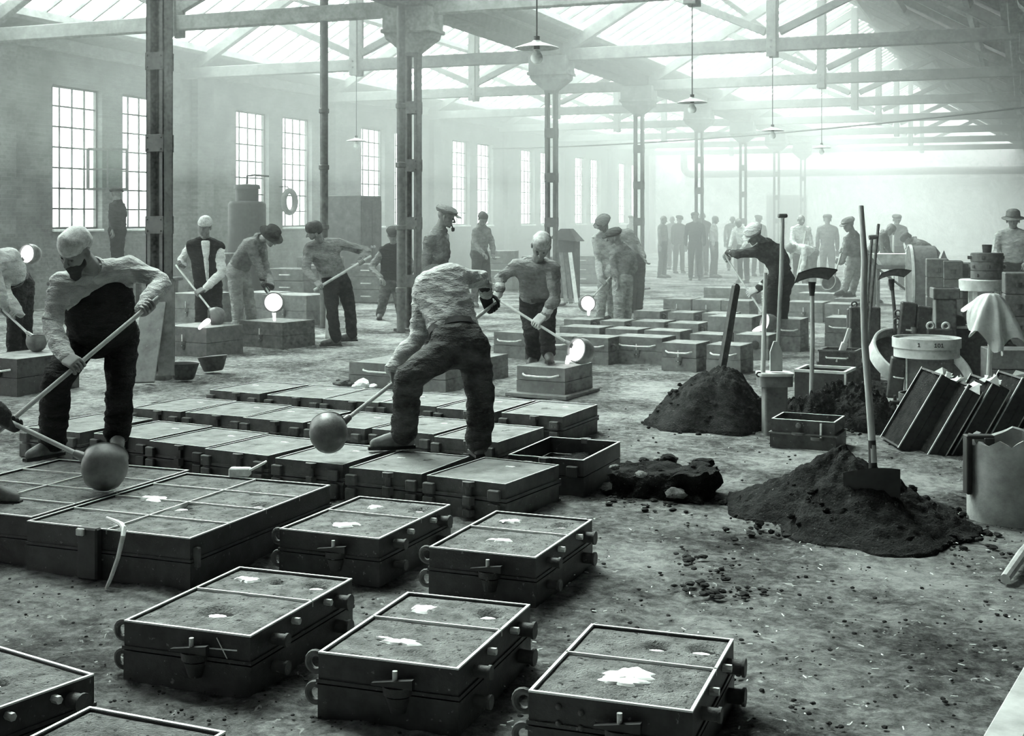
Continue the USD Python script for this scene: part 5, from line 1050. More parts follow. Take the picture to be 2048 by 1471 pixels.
    for s in 'LR':
        sh, el, wr = P['sh' + s], P['el' + s], P['wr' + s]; sl = (sleeveR if s == 'R' and sleeveR is not None else sleeve)
        tb.append(B((sh, 0.066 * k), (el, 0.053 * k), n=ns))
        if sl > 0.05:
            e2 = el + (wr - el) * min(sl, 0.95)
            tb += [B((el, 0.053 * k), (el * .5 + e2 * .5, 0.052 * k), n=ns), B((el * .5 + e2 * .5, 0.052 * k), (e2, 0.043 * k), n=ns)]
    obj('shirt', skin(tb, L, 7, 0.012 * k if L < 0.05 else 0.008, seed), shirt, t, smooth=True)
    if L < 0.05:
        mc = frame(nk + up * 0.012 * k, up)[:, [1, 2, 0, 3]]
        obj('collar', tf(lathe([(.060 * k, -.03 * k), (.088 * k, -.034 * k), (.080 * k, .014 * k), (.070 * k, .026 * k), (.064 * k, .02 * k), (.060 * k, -.03 * k)], 18), mc), shirt, t, smooth=50)
    if L < 0.03 and not apron:
        ax_ = unit(chest - pel); bc = pel * 0.8 + waist * 0.2 + ax_ * 0.085 * k; mb = np.eye(4); mb[:3, 0] = unit(latp - ax_ * np.dot(latp, ax_)); mb[:3, 2] = ax_; mb[:3, 1] = np.cross(ax_, mb[:3, 0]); mb[:3, 3] = bc
        v, f = lathe([(.108 * k, -.02 * k), (.118 * k, -.02 * k), (.118 * k, .02 * k), (.108 * k, .02 * k), (.108 * k, -.02 * k)], 28)
        obj('belt', tf((v * [1.42, 1, 1], f), mb), M_boot, t, smooth=50)
    if vest:
        vb = torso((0.05 if apron else 0.026) * k); obj('waistcoat' if not apron else 'apron', skin([vb[2], vb[3]] if apron else vb[:3], L, 7, 0.008, seed + 5), vest, t, smooth=True)
    lg = [m3.Manifold.batch_hull([S(pel * 0.8 + waist * 0.2 - latp * 0.06 * k, 0.122 * k, ns), S(pel * 0.8 + waist * 0.2 + latp * 0.06 * k, 0.122 * k, ns), S(pel - latp * 0.06 * k, 0.122 * k, ns), S(pel + latp * 0.06 * k, 0.122 * k, ns), S(P['hipL'], 0.10 * k, ns), S(P['hipR'], 0.10 * k, ns)])]
    for s in 'LR':
        hp, kn, an = P['hip' + s], P['kn' + s], P['an' + s]
        lg += [B((hp, 0.104 * k), (kn, 0.076 * k * baggy), n=ns), B((kn, 0.076 * k * baggy), (an + (kn - an) * 0.16, 0.070 * k * baggy), n=ns), B((an + (kn - an) * 0.16, 0.070 * k * baggy), (an + (kn - an) * 0.05, 0.073 * k * baggy), n=ns)]
    obj('trousers', skin(lg, L, 7, 0.010 * k if L < 0.05 else 0.008, seed + 9), trousers, t, smooth=True)
    for s in 'LR':
        an = P['an' + s]; d = unit(lo[s] * [1, 1, 0]); z = lambda q: np.array([0, 0, q * k])
        bt = obj('boot', skin([B((an + z(0.06), 0.05 * k), (an - z(0.02), 0.047 * k), n=ns), m3.Manifold.batch_hull([S(an - d * 0.035 * k - z(0.045), 0.036 * k, ns), S(an + d * 0.03 * k - z(0.02), 0.046 * k, ns), S(an + d * 0.17 * k - z(0.05), 0.032 * k, ns), S(an + d * 0.12 * k - z(0.042), 0.042 * k, ns)])], min(L, 0.03), 4), boots, t, smooth=True)
        c = an - z(0.078); y = np.cross([0, 0, 1], d)
        obj('sole', hull([c + d * a * k + y * b * k + z(e) for a, b in ((-0.072, 0.028), (-0.072, -0.028), (0.03, 0.036), (0.03, -0.036), (0.14, 0.046), (0.14, -0.046), (0.21, 0.02), (0.21, -0.02)) for e in (-0.007, 0.012)]), M_sole, bt, smooth=False)
    if gloves:
        for s, hb in hgl.items():
            wr, el = P['wr' + s], P['el' + s]
            obj('glove', skin(hb + [B((wr, 0.036 * k), (wr + (el - wr) * 0.4, 0.052 * k), n=nh)], 0.012 if L < 0.035 else 0.03, 3), gloves[s], t, smooth=True)
    if hair:
        obj('hair', skin([B((h(0, -.036, .046), .090 * hk), (h(0, .016, .064), .082 * hk), n=16), B((h(0, -.06, -.01), .06 * hk), (h(0, -.03, .04), .084 * hk), n=12)], min(L, 0.025), 3, 0.006, seed), hair, t, smooth=True)
    if beard:
        obj('beard', skin([m3.Manifold.batch_hull([S(h(x, y, z), r * hk, 8) for x, y, z, r in ((-.05, .03, -.05, .03), (.05, .03, -.05, .03), (0, .075, -.09, .035), (0, .06, -.16, .028), (-.02, .085, -.06, .018), (.02, .085, -.06, .018))])], 0.02, 3, 0.008, seed + 2), beard, t, smooth=True)
    if hat:
        kind, hm = hat; a = np.arange(20) * math.pi / 10
        if kind == 'cap':
            ring = [(0.098, 0.118, 0.048, -.01), (0.112, 0.132, 0.082, -.012), (0.085, 0.1, 0.118, -.02), (0.03, 0.04, 0.128, -.02)]
            cr = hull([h(rx * math.cos(q), ry * math.sin(q) + o, z) for rx, ry, z, o in ring for q in a])
            pk = hull([h(x, y, z) for x, y, z in ((-.075, .075, .06), (.075, .075, .06), (-.055, .15, .046), (.055, .15, .046), (0, .172, .044), (-.075, .075, .05), (.075, .075, .05), (-.055, .15, .038), (.055, .15, .038), (0, .172, .036))])
            ct = obj('cap', cr, hm, t, smooth=50); obj('peak', pk, hm, ct, smooth=False)
        else:
            R = 0.2 if kind == 'wide' else 0.155
            v, f = lathe([(0.088, 0.05), (R, 0.03), (R + 0.004, 0.036), (0.09, 0.062), (0.1, 0.068), (0.092, 0.135), (0.06, 0.16), (0.0001, 0.158)], 24)
            obj('hat', (np.array([h(x, y * 1.1 - 0.01, z) for x, y, z in v]), f), hm, t, smooth=50)
    return t, grips

def ladle(label, a, b, R=0.115, mouth=None, full=False, rod_r=0.0125, stream=None, wood=True, name='hand_ladle'):
    """A long-handled casting ladle: the rod runs from a (upper end) to b (where it joins the bowl); mouth = the way the bowl opens."""
    org = b.copy(); t = thing(name, label, 'ladle', org)
    d = unit(b - a); a, b = a - org, b - org
    obj('rod', tube([a + (b - a) * s for s in np.linspace(0, 1, 6)], rod_r, 10), M_wood if wood else M_worn, t)
    mo = unit(np.asarray(mouth, float)) if mouth is not None else np.array([0, 0, 1.0])
    c = b + d * R * 0.98
    m = frame(c, mo); m = m[:, [1, 2, 0, 3]]
    prof = [(0.0001, -R * 0.98), (R * 0.45, -R * 0.93), (R * 0.8, -R * 0.66), (R * 0.98, -R * 0.2), (R, R * 0.15), (R * 0.93, R * 0.52), (R * 0.96, R * 0.6), (R * 0.86, R * 0.6), (R * 0.86, R * 0.1), (R * 0.7, -R * 0.5), (R * 0.3, -R * 0.8), (0.0001, -R * 0.84)]
    obj('bowl', tf(lathe(prof, 32), m), M_ironb, t, smooth=50)
    obj('socket', cyl(b - d * 0.07, b + d * R * 0.25, rod_r * 1.5, rod_r * 2.6, n=12), M_ironb, t)
    if full: obj('molten_iron', tf(lathe([(R * 0.85, R * 0.40), (R * 0.5, R * 0.44), (0.0001, R * 0.44)], 28), m), M_melt, t, smooth=True)
    if stream is not None:
        lip, end = stream[0] - org, stream[1] - org
        s = np.linspace(0, 1, 8)[:, None]; pts = lip + (end - lip) * np.hstack([s ** 0.7, s ** 0.7, s ** 1.5])
        obj('molten_stream', tube(pts, np.linspace(0.035, 0.018, 8), 10), M_melt, t, smooth=True)
    return t
M_ironb = mat('scaled_ladle_iron', 0.13, 0.42, 0.5, 9.0, 0.3, 50, 0.004, spec=0.4)

def rodaxis(p, q): return q - p

# --- the bearded man on the left, stooping over a rod
a0, b0 = Q(318, 594, 7.42), Q(-40, 893, 6.75)
ax = a0 - b0
person('bearded man bent forward in a pale shirt and dark trousers, gripping a long rod', 7.86, dict(head=(150, 500, -.5), neck=(186, 540, -.26), shL=(122, 568, -.36), elL=(102, 655, -.46), wrL=(146, 712, -.68), shR=(258, 530, -.08), elR=(324, 566, -.12), wrR=(304, 588, -.42), chest=(195, 600, -.15), pel=(206, 668, .1),
       hipL=(162, 682, .06), knL=(112, 760, -.28), anL=(106, 884, 0.0), hipR=(244, 676, .12), knR=(240, 780, -.02), anR=(234, 868, .1)), face=(-.35, -.75, .75), toes=dict(L=cdir(-.5, 0, .9), R=cdir(.3, 0, .9)), shirt=M_shirt, trousers=M_trou, boots=M_bootp, hair=M_hairb, beard=M_haird, vest=M_vest, apron=True, tool=dict(L=(ax, on(a0, b0, 153)), R=(ax, on(a0, b0, 294))), L=0.02, k=1.0, baggy=1.12, seed=1)
t = thing('ladle_rod', 'long rod held across the body by the bearded stooping man', 'rod', a0); obj('rod', tube([(a0 + (b0 - a0) * s) - a0 for s in np.linspace(0, 1, 8)], 0.013, 10), M_wood, t)
# --- the man in torn trousers, seen from behind
a1, b1 = Q(998, 600, 8.72), Q(683, 846, 7.66)
ax = a1 - b1
pB, gB = person('man bent over seen from behind, pale shirt and torn dark trousers, one boot forward', 8.0, dict(head=(872, 575, .62), neck=(868, 556, .40), shL=(846, 585, .22), elL=(836, 672, .12), wrL=(802, 724, .06), shR=(925, 555, .34), elR=(962, 556, .62), wrR=(982, 594, .62), chest=(878, 570, .26), pel=(918, 688, .02),
       hipL=(888, 706, -.06), knL=(818, 752, -.26), anL=(806, 868, -.02), hipR=(950, 706, .06), knR=(962, 800, .0), anR=(957, 884, .04)), face=(-.5, -1.2, -.45), toes=dict(L=cdir(-1, 0, .25), R=cdir(-.2, 0, -1)), shirt=M_shirt, trousers=M_denim, boots=M_bootp, hair=M_haird, tool=dict(L=(ax, on(a1, b1, 790)), R=(ax, on(a1, b1, 984))), gloves=dict(R=M_glove), L=0.02, k=1.02, baggy=1.12, seed=2)
ladle('ladle with a rounded bowl held low over the rows by the man in torn trousers', a1, b1, 0.112, mouth=cdir(-.15, .35, -.6))
# --- the man pouring, facing the camera
a2, b2 = Q(978, 588, 12.25), Q(1143, 690, 11.72)
ax = a2 - b2; dl = unit(b2 - a2); cc = b2 + dl * 0.12
person('man in a grey buttoned shirt leaning down to pour, facing the camera, one boot raised', 12.2, dict(head=(1082, 493, -.22), neck=(1074, 524, .06), shL=(1034, 532, .08), elL=(1000, 556, .18), wrL=(986, 577, .08), shR=(1106, 536, -.02), elR=(1110, 598, -.12), wrR=(1084, 636, -.32), pel=(1074, 606, .3),
       hipL=(1060, 614, .3), knL=(1064, 672, .12), anL=(1068, 714, .32), hipR=(1092, 614, .28), knR=(1094, 664, -.06), anR=(1097, 705, -.02)), face=(-.1, -.75, .8), toes=dict(L=cdir(-.3, 0, 1), R=cdir(.05, 0, 1)), shirt=M_shirt2, trousers=M_trou, hair=M_hair, tool=dict(L=(ax, on(a2, b2, 986)), R=(ax, on(a2, b2, 1074))), gloves=dict(R=M_glovep, L=M_glovep), L=0.024, k=1.0, seed=3)
ladle('bright full ladle tipped over the box flask, molten iron running from its lip', a2, b2, 0.118, mouth=cdir(-.75, .28, .7), full=True, stream=(cc + cdir(-.75, -.45, .25) * 0.115, G(1134, 726, .275)))
# --- the cut-off man at the left edge and the hand with the nearest ladle
aL, bL = Q(4, 618, 12.95), Q(62, 672, 12.7); ax = aL - bL
person('man at the left edge bending away, only his back and legs in view', 13.3, dict(head=(-40, 528, -.5), neck=(-18, 508, -.35), shL=(-16, 530, -.42), elL=(2, 590, -.5), wrL=(20, 628, -.5), shR=(8, 515, -.1), elR=(12, 590, -.2), wrR=(24, 632, -.3), chest=(14, 520, -.16), pel=(40, 568, .1), hipL=(34, 580, .0), knL=(30, 650, -.1), anL=(26, 736, .0), hipR=(48, 580, .2), knR=(50, 655, .1), anR=(52, 738, .2)), face=(-.8, -.7, .3), shirt=M_shirt, trousers=M_trou, hair=M_haird, tool=dict(L=(ax, on(aL, bL, 10)), R=(ax, on(aL, bL, 27))), L=0.026, ground=0.0, seed=4)
ladle('ladle rod dipping into the flask at the left edge of the hall', aL, bL, 0.1, mouth=(0, 0, 1))
a3, b3 = Q(-70, 800, 6.9), Q(172, 916, 6.72)
ax = a3 - b3
person('man mostly out of view at the left, reaching in with a gloved hand and boot', 6.6, dict(head=(-215, 520, -.1), neck=(-215, 575, .0), shL=(-250, 610, .3), elL=(-170, 720, .5), wrL=(-95, 765, .25), shR=(-170, 625, -.25), elR=(-90, 765, -.2), wrR=(-6, 822, .14), pel=(-240, 750, .0), hipL=(-255, 770, .1), knL=(-190, 880, .15), anL=(-210, 1010, .1), hipR=(-225, 770, -.1), knR=(-120, 850, -.15), anR=(-38, 972, -.1)), face=(.8, -.7, .1), toes=dict(R=cdir(1, 0, .1), L=cdir(1, 0, .1)), shirt=M_dark, trousers=M_trou, boots=M_bootp, hat=('cap', M_capd), tool=dict(L=(ax, on(a3, b3, -60)), R=(ax, on(a3, b3, 24))), gloves=dict(R=M_glove), L=0.028, seed=5)
ladle('nearest ladle with a dark round bowl hanging over the left grid flasks', a3, b3, 0.118, mouth=cdir(-.1, .55, -.65))
aX, bX = Q(-60, 590, 14.4), Q(44, 520, 14.5)
ladle('ladle glowing at its mouth, held out beyond the cut-off man at the left', aX, bX, 0.115, mouth=cdir(-.35, .1, .93), full=True)
# --- the men further back
def P2(label, w, J, **k):
    k.setdefault('L', 0.03); k.setdefault('eyes', False); k.setdefault('ground', 0.0)
    return person(label, w, J, **k)
aE, bE = Q(352, 530, 16.6), Q(424, 622, 15.9); ax = aE - bE
tE, _ = P2('fair-haired man in a dark waistcoat over a white shirt, leaning on a ladle rod', 16.5, dict(head=(409, 453, -.12), neck=(410, 482, 0), shL=(384, 492, 0), elL=(362, 520, .15), wrL=(357, 533, .05), shR=(437, 495, 0), elR=(444, 545, -.1), wrR=(412, 572, -.45), pel=(416, 572, .05), hipL=(406, 580, .05), knL=(402, 628, -.05), anL=(402, 682, .05), hipR=(428, 580, .05), knR=(432, 630, 0), anR=(434, 682, .1)), face=(-.1, -.4, 1), shirt=M_white, vest=M_vest, hair=M_hairb, tool=dict(L=(ax, on(aE, bE, 358)), R=(ax, on(aE, bE, 396))), seed=11)
oE = np.array(UsdGeom.Xformable(tE).GetLocalTransformation().ExtractTranslation()); ch = [Q(x, y, w) - oE for x, y, w in ((411, 484, 16.41), (412, 520, 16.39), (415, 560, 16.41))]
obj('shirt_front', skin([m3.Manifold.batch_hull([S(ch[0] + RGT * .035, .022), S(ch[0] - RGT * .035, .022), S(ch[1], .024), S(ch[2], .016)])], .03, 3), M_white, tE, smooth=True, label='white shirt showing between the open waistcoat fronts')
d = unit(bE - aE); cE = bE + d * 0.11
ladle('ladle with dark bowl tipped by the fair-haired man behind the nearest column', aE, bE, 0.115, mouth=cdir(-.8, -.1, .2), full=True, stream=(cE + cdir(-.8, -.5, .2) * 0.11, G(399, 656, .35)))
aF, bF = Q(532, 575, 16.8), Q(546, 599, 16.22); ax = aF - bF
P2('man bent double in a wide dark hat, pouring bright iron towards the camera', 17.05, dict(head=(541, 474, -.3), neck=(518, 478, -.2), shL=(500, 488, -.3), elL=(522, 545, -.35), wrL=(534, 584, -.45), shR=(522, 484, .1), elR=(532, 540, 0), wrR=(540, 580, -.3), chest=(500, 492, -.05), pel=(474, 542, .1), hipL=(470, 552, 0), knL=(474, 612, -.05), anL=(476, 672, 0), hipR=(486, 552, .15), knR=(500, 612, .1), anR=(502, 668, .15)), face=(.7, -.7, .3), shirt=M_shirt2, trousers=M_pale, hat=('brim', M_capd), tool=dict(L=(ax, on(aF, bF, 534)), R=(ax, on(aF, bF, 540))), gloves=dict(L=M_glove, R=M_glove), seed=12)
cF = Q(549, 606, 16.1)
ladle('round ladle seen mouth-on, molten iron pouring straight down from it', aF, bF, 0.13, mouth=cdir(0, .05, 1), full=True, stream=(cF + cdir(0, -.4, 1) * 0.12, G(549, 640, .33)))
aG, bG = Q(742, 512, 16.6), Q(628, 580, 16.2); ax = aG - bG
P2('man stooping with his elbow thrust out, driving a rod down across his body', 16.6, dict(head=(628, 462, -.15), neck=(640, 486, 0), shL=(618, 496, -.05), elL=(612, 540, -.15), wrL=(634, 562, -.3), shR=(676, 487, .1), elR=(736, 503, .2), wrR=(716, 526, -.1), pel=(672, 560, .15), hipL=(662, 572, .1), knL=(664, 625, 0), anL=(672, 677, .05), hipR=(688, 570, .2), knR=(700, 620, .2), anR=(704, 668, .3)), face=(-.75, -.4, .2), shirt=M_shirt2, trousers=M_trou, hair=M_haird, tool=dict(L=(ax, on(aG, bG, 640)), R=(ax, on(aG, bG, 722))), seed=13)
t = thing('ladle_rod', 'long rod slanting down through the hands of the stooping man by the lone pipe', 'rod', aG); obj('rod', tube([(bG - aG) * s for s in np.linspace(0, 1, 5)], 0.018, 8), M_wood, t)
P2('man in a peaked cap facing the camera with both elbows out, beside the downpipe', 21.0, dict(head=(786, 470, -.1), neck=(787, 492, 0), shL=(766, 502, 0), elL=(742, 535, -.1), wrL=(762, 556, -.35), shR=(808, 502, 0), elR=(828, 535, -.1), wrR=(806, 560, -.35), pel=(782, 566, .1), hipL=(772, 574, .1), knL=(766, 612, 0), anL=(760, 642, .1), hipR=(794, 574, .1), knR=(798, 612, 0), anR=(802, 642, .1)), face=(0, -.4, 1), shirt=M_shirt2, trousers=M_denim, hat=('cap', M_capd), vest=M_vest, seed=14)
P2('man in profile with a tight cap and tobacco pipe, standing behind the stooped man', 14.6, dict(head=(892, 434, -.02), neck=(881, 460, 0), shL=(858, 478, -.15), elL=(852, 545, -.15), wrL=(872, 590, -.2), shR=(886, 474, .2), elR=(884, 545, .15), wrR=(892, 590, .1), pel=(866, 588, 0), hipL=(862, 596, -.1), knL=(864, 665, -.1), anL=(862, 715, -.1), hipR=(872, 596, .1), knR=(876, 665, .1), anR=(876, 715, .1)), face=(.95, -.3, .12), shirt=M_shirt2, trousers=M_trou, hat=('cap', M_cap), eyes=True, seed=15)
tp = thing('tobacco_pipe', 'small tobacco pipe in the mouth of the capped man in profile', 'pipe', Q(906, 448, 14.58))
o = Q(906, 448, 14.58); obj('stem', tube([Q(902, 447, 14.58) - o, Q(905, 454, 14.58) - o, Q(907, 460, 14.58) - o], 0.006, 6), M_ironx, tp); obj('pipe_bowl', tf(lathe([(0.0001, 0), (0.016, 0.004), (0.02, 0.03), (0.017, 0.045), (0.012, 0.045), (0.012, 0.02), (0.0001, 0.018)], 12), mtx(Q(906, 463, 14.58) - o)), M_ironx, tp)
P2('hazy man bending forward by the windows, between the capped man and the pouring man', 24, dict(head=(966, 438, -.1), neck=(962, 452, 0), shL=(952, 462, -.1), elL=(950, 490, -.15), wrL=(966, 505, -.3), shR=(974, 460, .1), elR=(984, 485, .1), wrR=(986, 508, -.1), pel=(958, 508, .1), hipL=(954, 514, 0), knL=(952, 552, 0), anL=(948, 590, 0), hipR=(968, 514, .1), knR=(974, 552, 0), anR=(978, 590, .1)), face=(.3, -.5, .7), shirt=M_shirt2, trousers=M_dark, hair=M_haird, seed=16)
aK, bK = Q(1228, 545, 20.3), Q(1182, 597, 19.9); ax = aK - bK
P2('man in a flat cap and pale quilted jacket tipping a small ladle beside the boy', 20.4, dict(head=(1206, 447, -.15), neck=(1210, 467, 0), shL=(1192, 477, -.1), elL=(1197, 520, -.1), wrL=(1207, 556, -.2), shR=(1224, 474, .1), elR=(1226, 515, .1), wrR=(1222, 544, -.1), pel=(1214, 540, .1), hipL=(1208, 547, 0), knL=(1205, 590, -.1), anL=(1201, 634, 0), hipR=(1220, 547, .15), knR=(1222, 590, .1), anR=(1224, 632, .1)), face=(-.7, -.5, .3), shirt=M_shirt, trousers=M_pale, hat=('cap', M_cap), tool=dict(L=(ax, on(aK, bK, 1208)), R=(ax, on(aK, bK, 1222))), seed=17)
d = unit(bK - aK); cK = bK + d * 0.12
ladle('small round ladle pouring a bright stream beside the boy in the cap', aK, bK, 0.13, mouth=cdir(.25, .15, .9), full=True, stream=(cK + cdir(.3, -.4, .9) * 0.12, G(1177, 629, .2)))
P2('boy in a cap and long dark coat standing with his back to the pouring, watching', 19.0, dict(head=(1228, 474, -.05), neck=(1242, 493, 0), shL=(1228, 507, -.12), elL=(1228, 540, -.14), wrL=(1234, 560, -.2), shR=(1262, 503, .1), elR=(1268, 535, .1), wrR=(1256, 560, .15), pel=(1246, 560, 0), hipL=(1238, 568, -.08), knL=(1238, 610, -.08), anL=(1238, 645, -.05), hipR=(1252, 568, .08), knR=(1252, 610, .08), anR=(1253, 642, .1)), face=(-.9, -.25, -.1), shirt=M_shirt2, trousers=M_pale, hat=('cap', M_capd), baggy=1.1, seed=18)
P2('man with an arched back bending behind the boy, one arm stretched to the right', 22.5, dict(head=(1232, 480, .3), neck=(1238, 466, .2), shL=(1236, 474, 0), elL=(1240, 510, 0), wrL=(1236, 535, 0), shR=(1262, 468, .2), elR=(1278, 492, .1), wrR=(1288, 515, 0), chest=(1250, 470, .1), pel=(1272, 520, .1), hipL=(1268, 527, 0), knL=(1266, 560, 0), anL=(1262, 598, 0), hipR=(1280, 527, .1), knR=(1280, 562, 0), anR=(1278, 598, .1)), face=(-.8, -.9, .2), shirt=M_shirt2, trousers=M_dark, hair=M_haird, seed=19)
aN, bN = Q(1448, 508, 16.4), Q(1530, 633, 15.7); ax = aN - bN
P2('man in a pale flat cap and dark jacket stooping to pour on the right', 16.1, dict(head=(1508, 470, -.15), neck=(1533, 488, 0), shL=(1512, 502, -.15), elL=(1476, 508, -.05), wrL=(1454, 505, .2), shR=(1556, 498, .1), elR=(1544, 555, -.15), wrR=(1510, 570, -.25), chest=(1552, 515, .0), pel=(1566, 560, .1), hipL=(1552, 572, 0), knL=(1540, 625, -.05), anL=(1540, 682, 0), hipR=(1566, 572, .15), knR=(1564, 628, .1), anR=(1562, 684, .15)), face=(-.75, -.6, .35), shirt=M_dark, trousers=M_trou, hat=('cap', M_shirt), tool=dict(L=(ax, on(aN, bN, 1453)), R=(ax, on(aN, bN, 1500))), gloves=dict(R=M_glovep, L=M_glovep), seed=20)
ladle('pale round-bowled ladle lowered between the two paddle rammers', aN, bN, 0.115, mouth=cdir(-.75, .2, .25), full=True, stream=(bN + unit(bN - aN) * .11 + cdir(-.8, -.5, .2) * 0.11, G(1507, 662, .285)))

def stand(label, px, w, turn=0.0, hgt=1.0, bend=0.0, arms=((0, 0), (0, 0)), z0=0.0, **k):
    """A small far figure: turn = way it faces (0 = the camera, 90 = right), bend = stoop in degrees, arms = (forward, outward) swing of each forearm."""
    base = Q(px, 438, w); base[2] = z0
    a = math.radians(turn); f = math.sin(a) * RGT - math.cos(a) * FWD; r = np.cross([0, 0, 1.0], f) * -1
    b = math.radians(bend)
    def P(x, y, z):
        if z > 0.94: z, y = 0.94 + (z - 0.94) * math.cos(b) - y * math.sin(b), y * math.cos(b) + (z - 0.94) * math.sin(b) - 0.12 * math.sin(b)
        return base + (r * x + f * y) * hgt + np.array([0, 0, z * hgt])
    raw = dict(head=P(0, .03, 1.60), neck=P(0, -.01, 1.46), pel=P(0, -.05 * math.sin(b), .93), hipL=P(-.09, 0, .9), hipR=P(.09, 0, .9), knL=P(-.1, .03, .5), knR=P(.1, .0, .5), anL=P(-.11, 0, .085), anR=P(.12, -.04, .085), shL=P(-.18, 0, 1.40), shR=P(.18, 0, 1.40))
    for s, x in (('L', -1), ('R', 1)):
        fw, ou = arms[0 if s == 'L' else 1]
        sh = raw['sh' + s]; el = sh + (r * x * (0.05 + .1 * ou) + f * (.02 + .06 * fw) - np.array([0, 0, .27])) * hgt; raw['el' + s] = el
        raw['wr' + s] = el + unit(r * x * (-.25 * abs(fw) + .3 * ou) + f * fw - np.array([0, 0, 1.0 - 0.7 * fw])) * 0.25 * hgt
    fd = f + np.array([0, 0, -0.2]); fd = fd * math.cos(b) + np.array([0, 0, -1.0]) * math.sin(b)
    k.setdefault('L', 0.06); k.setdefault('eyes', False)
    return person(label, w, None, face=fd, raw=raw, toes=dict(L=f, R=f), k=hgt, **k)
CR = [('standing workman at the left end of the far crowd, facing right', 1325, 36, 60, dict(shirt=M_shirt2)), ('workman in a peaked cap behind the broad-backed man in the far crowd', 1358, 39, 20, dict(shirt=M_dark, hat=('cap', M_capd))),
      ('broad-backed man in a dark jacket turned away in the middle of the crowd', 1390, 34.5, 175, dict(shirt=M_dark, hat=('cap', M_cap), hgt=1.04)), ('bareheaded man just left of the broad-backed man in the crowd', 1345, 42, -30, dict(shirt=M_shirt2)), ('tall man peering over the broad-backed man\'s shoulder', 1405, 38, -20, dict(shirt=M_dark, hgt=1.06)),
      ('hazy man in a pale shirt and dark trousers right of the crowd', 1428, 36, 70, dict(shirt=M_shirt, trousers=M_dark)), ('hazy man in a dark jacket behind the man in the pale flat cap', 1465, 41, -10, dict(shirt=M_shirt2)), ('hazy man in a peaked cap directly above the pale flat cap', 1516, 37, 15, dict(shirt=M_shirt2, hat=('cap', M_cap))),
      ('hazy stooping man in a pale shirt left of the pale flat cap', 1487, 33, -40, dict(shirt=M_white, bend=25, arms=((.6, 0), (.6, 0)))), ('man in a bright white shirt leaning on a shovel before the far door', 1601, 29, 15, dict(shirt=M_white, trousers=M_dark, arms=((.3, 0), (.7, .1)), L=0.045)),
      ('pale man bent right over right of the white-shirted man', 1620, 27, -60, dict(shirt=M_white, trousers=M_shirt2, bend=80, arms=((.3, 0), (.3, 0)), L=0.045)), ('faint standing man in a grey coat right of the far door', 1655, 31, 170, dict(shirt=M_shirt2, trousers=M_shirt2, hat=('cap', M_cap))),
      ('man behind the tall wavy shovel handle, stooping to the right', 1742, 25, 60, dict(shirt=M_shirt2, bend=40, arms=((.5, 0), (.5, 0)), L=0.045)), ('faint man standing with a shovel on the far right, hat on', 1793, 30, 0, dict(shirt=M_shirt2, hat=('cap', M_cap), arms=((.7, 0), (.5, 0)), L=0.045)),
      ('dark-haired man bent over behind the wheelbarrow on the far right', 1862, 26, -85, dict(shirt=M_shirt2, bend=62, arms=((.2, 0), (.2, 0)), hair=M_haird, L=0.045)), ('man in a brimmed hat sitting among the stacked moulds at the right edge', 2026, 18.6, -20, dict(shirt=M_shirt, trousers=M_dark, hat=('brim', M_cap), arms=((.8, 0), (.8, 0)), L=0.04)),
      ('small hazy man just left of the fifth column', 1262, 40, 60, dict(shirt=M_shirt2, hat=('cap', M_cap)))]
for i, (lb, px, w, tn, kw) in enumerate(CR): stand(lb, px, w, tn, seed=30 + i, **kw)
aS, bS = Q(1694, 470, 22.3), Q(1668, 552, 22.0); ax = aS - bS
P2('man in a jacket and cap stepping on boxes, holding a shovel-like ladle upright', 22.4, dict(head=(1697, 450, -.05), neck=(1706, 468, 0), shL=(1694, 478, -.1), elL=(1688, 505, -.2), wrL=(1680, 520, -.3), shR=(1716, 476, .1), elR=(1712, 508, -.1), wrR=(1690, 520, -.3), pel=(1708, 520, 0), hipL=(1702, 528, -.05), knL=(1695, 558, -.1), anL=(1688, 585, -.1), hipR=(1714, 528, .1), knR=(1710, 560, .05), anR=(1704, 588, .05)), face=(-.8, -.35, .4), shirt=M_shirt2, trousers=M_pale, hat=('cap', M_cap), tool=dict(L=(ax, on(aS, bS, 1678)), R=(ax, on(aS, bS, 1684))), ground=0.28, seed=50)
ladle('ladle with a round bowl resting on a box before the man in jacket and cap', aS, bS, 0.15, mouth=cdir(-.6, .3, .5))
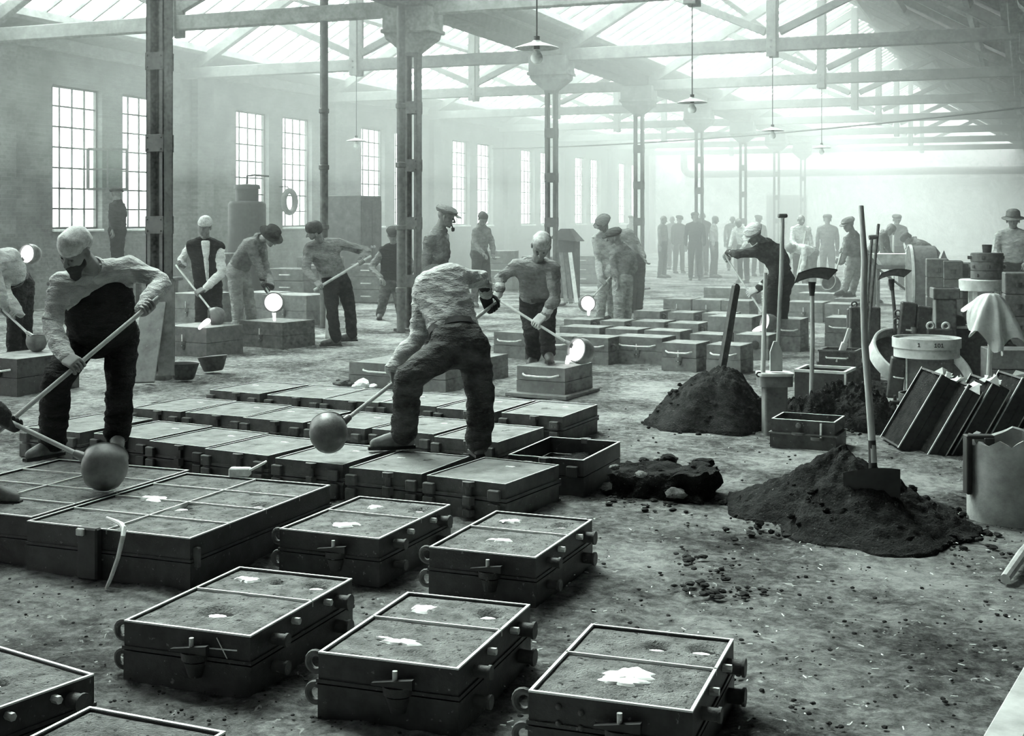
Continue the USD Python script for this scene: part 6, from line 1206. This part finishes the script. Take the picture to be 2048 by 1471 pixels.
for lb, p, q in (('thin shovel shaft held by the white-shirted man before the door', Q(1612, 462, 28.7), Q(1588, 586, 28.3)), ('pale shovel shaft in front of the faint man in the hat', Q(1788, 452, 29.6), Q(1785, 582, 29.3))):
    t = thing('tool_shaft', lb, 'pole', q); obj('shaft', cyl(p - q, (0, 0, 0), 0.025, n=8), M_wood, t)
# figure at the window, standing on a bench
P2('dark man standing up against the light of the second window', 22.6, dict(head=(234, 388, 0), neck=(236, 404, 0), shL=(226, 412, -.1), elL=(224, 438, -.1), wrL=(226, 458, -.15), shR=(243, 412, .1), elR=(246, 438, .1), wrR=(244, 458, .1), pel=(235, 462, 0), hipL=(231, 467, -.05), knL=(231, 508, -.05), anL=(231, 548, -.05), hipR=(239, 467, .05), knR=(239, 508, .05), anR=(239, 548, .05)), face=(.3, 0, -1), shirt=M_dark, trousers=M_trou, hat=('cap', M_capd), ground=None, seed=51)
pb = Q(235, 438, 22.6)
t = thing('work_bench', 'long bench under the windows that the dark man stands on', 'bench', (pb[0], pb[1], 0)); zb = EYE - (548 - HOR) * 22.5 / FPX - 0.093
obj('bench_top', rbox((-0.5, -1.2, zb - 0.06), (0.5, 1.2, zb), 0.01), M_wooddark, t, smooth=False)
for sx in (-1, 1):
    for sy in (-1, 1): obj('leg', rbox((sx * .4 - .04, sy * 1.1 - .04, -.02), (sx * .4 + .04, sy * 1.1 + .04, zb - 0.06), 0.006), M_wooddark, t, smooth=False)
# ---------------------------------------------------------------- smoke in the air
names = ['thin smoke between the nearer boxes', 'smoke drifting among the pouring men', 'thick white smoke at the far end of the hall', 'thin smoke under the nearest trusses', 'dense bright smoke under the far roofs', 'white smoke hiding the end wall']
for i, (y0, y1, z0, z1, dens) in enumerate(HAZE):
    M = usdkit.material(stage, f'/World/Looks/smoke_{i}', {'v': ('principled_volume', {'color': (0.965, 0.99, 0.975), 'density': dens, 'anisotropy': 0.2})}, volume='v.volume')
    obj('smoke', box((WX + 0.02, y0 + 0.001, z0 + 0.001), (3.1, min(y1, YB - 0.02) - 0.001, z1 - 0.001)), M, smooth=False, label=names[i], cat='smoke', kind='structure')
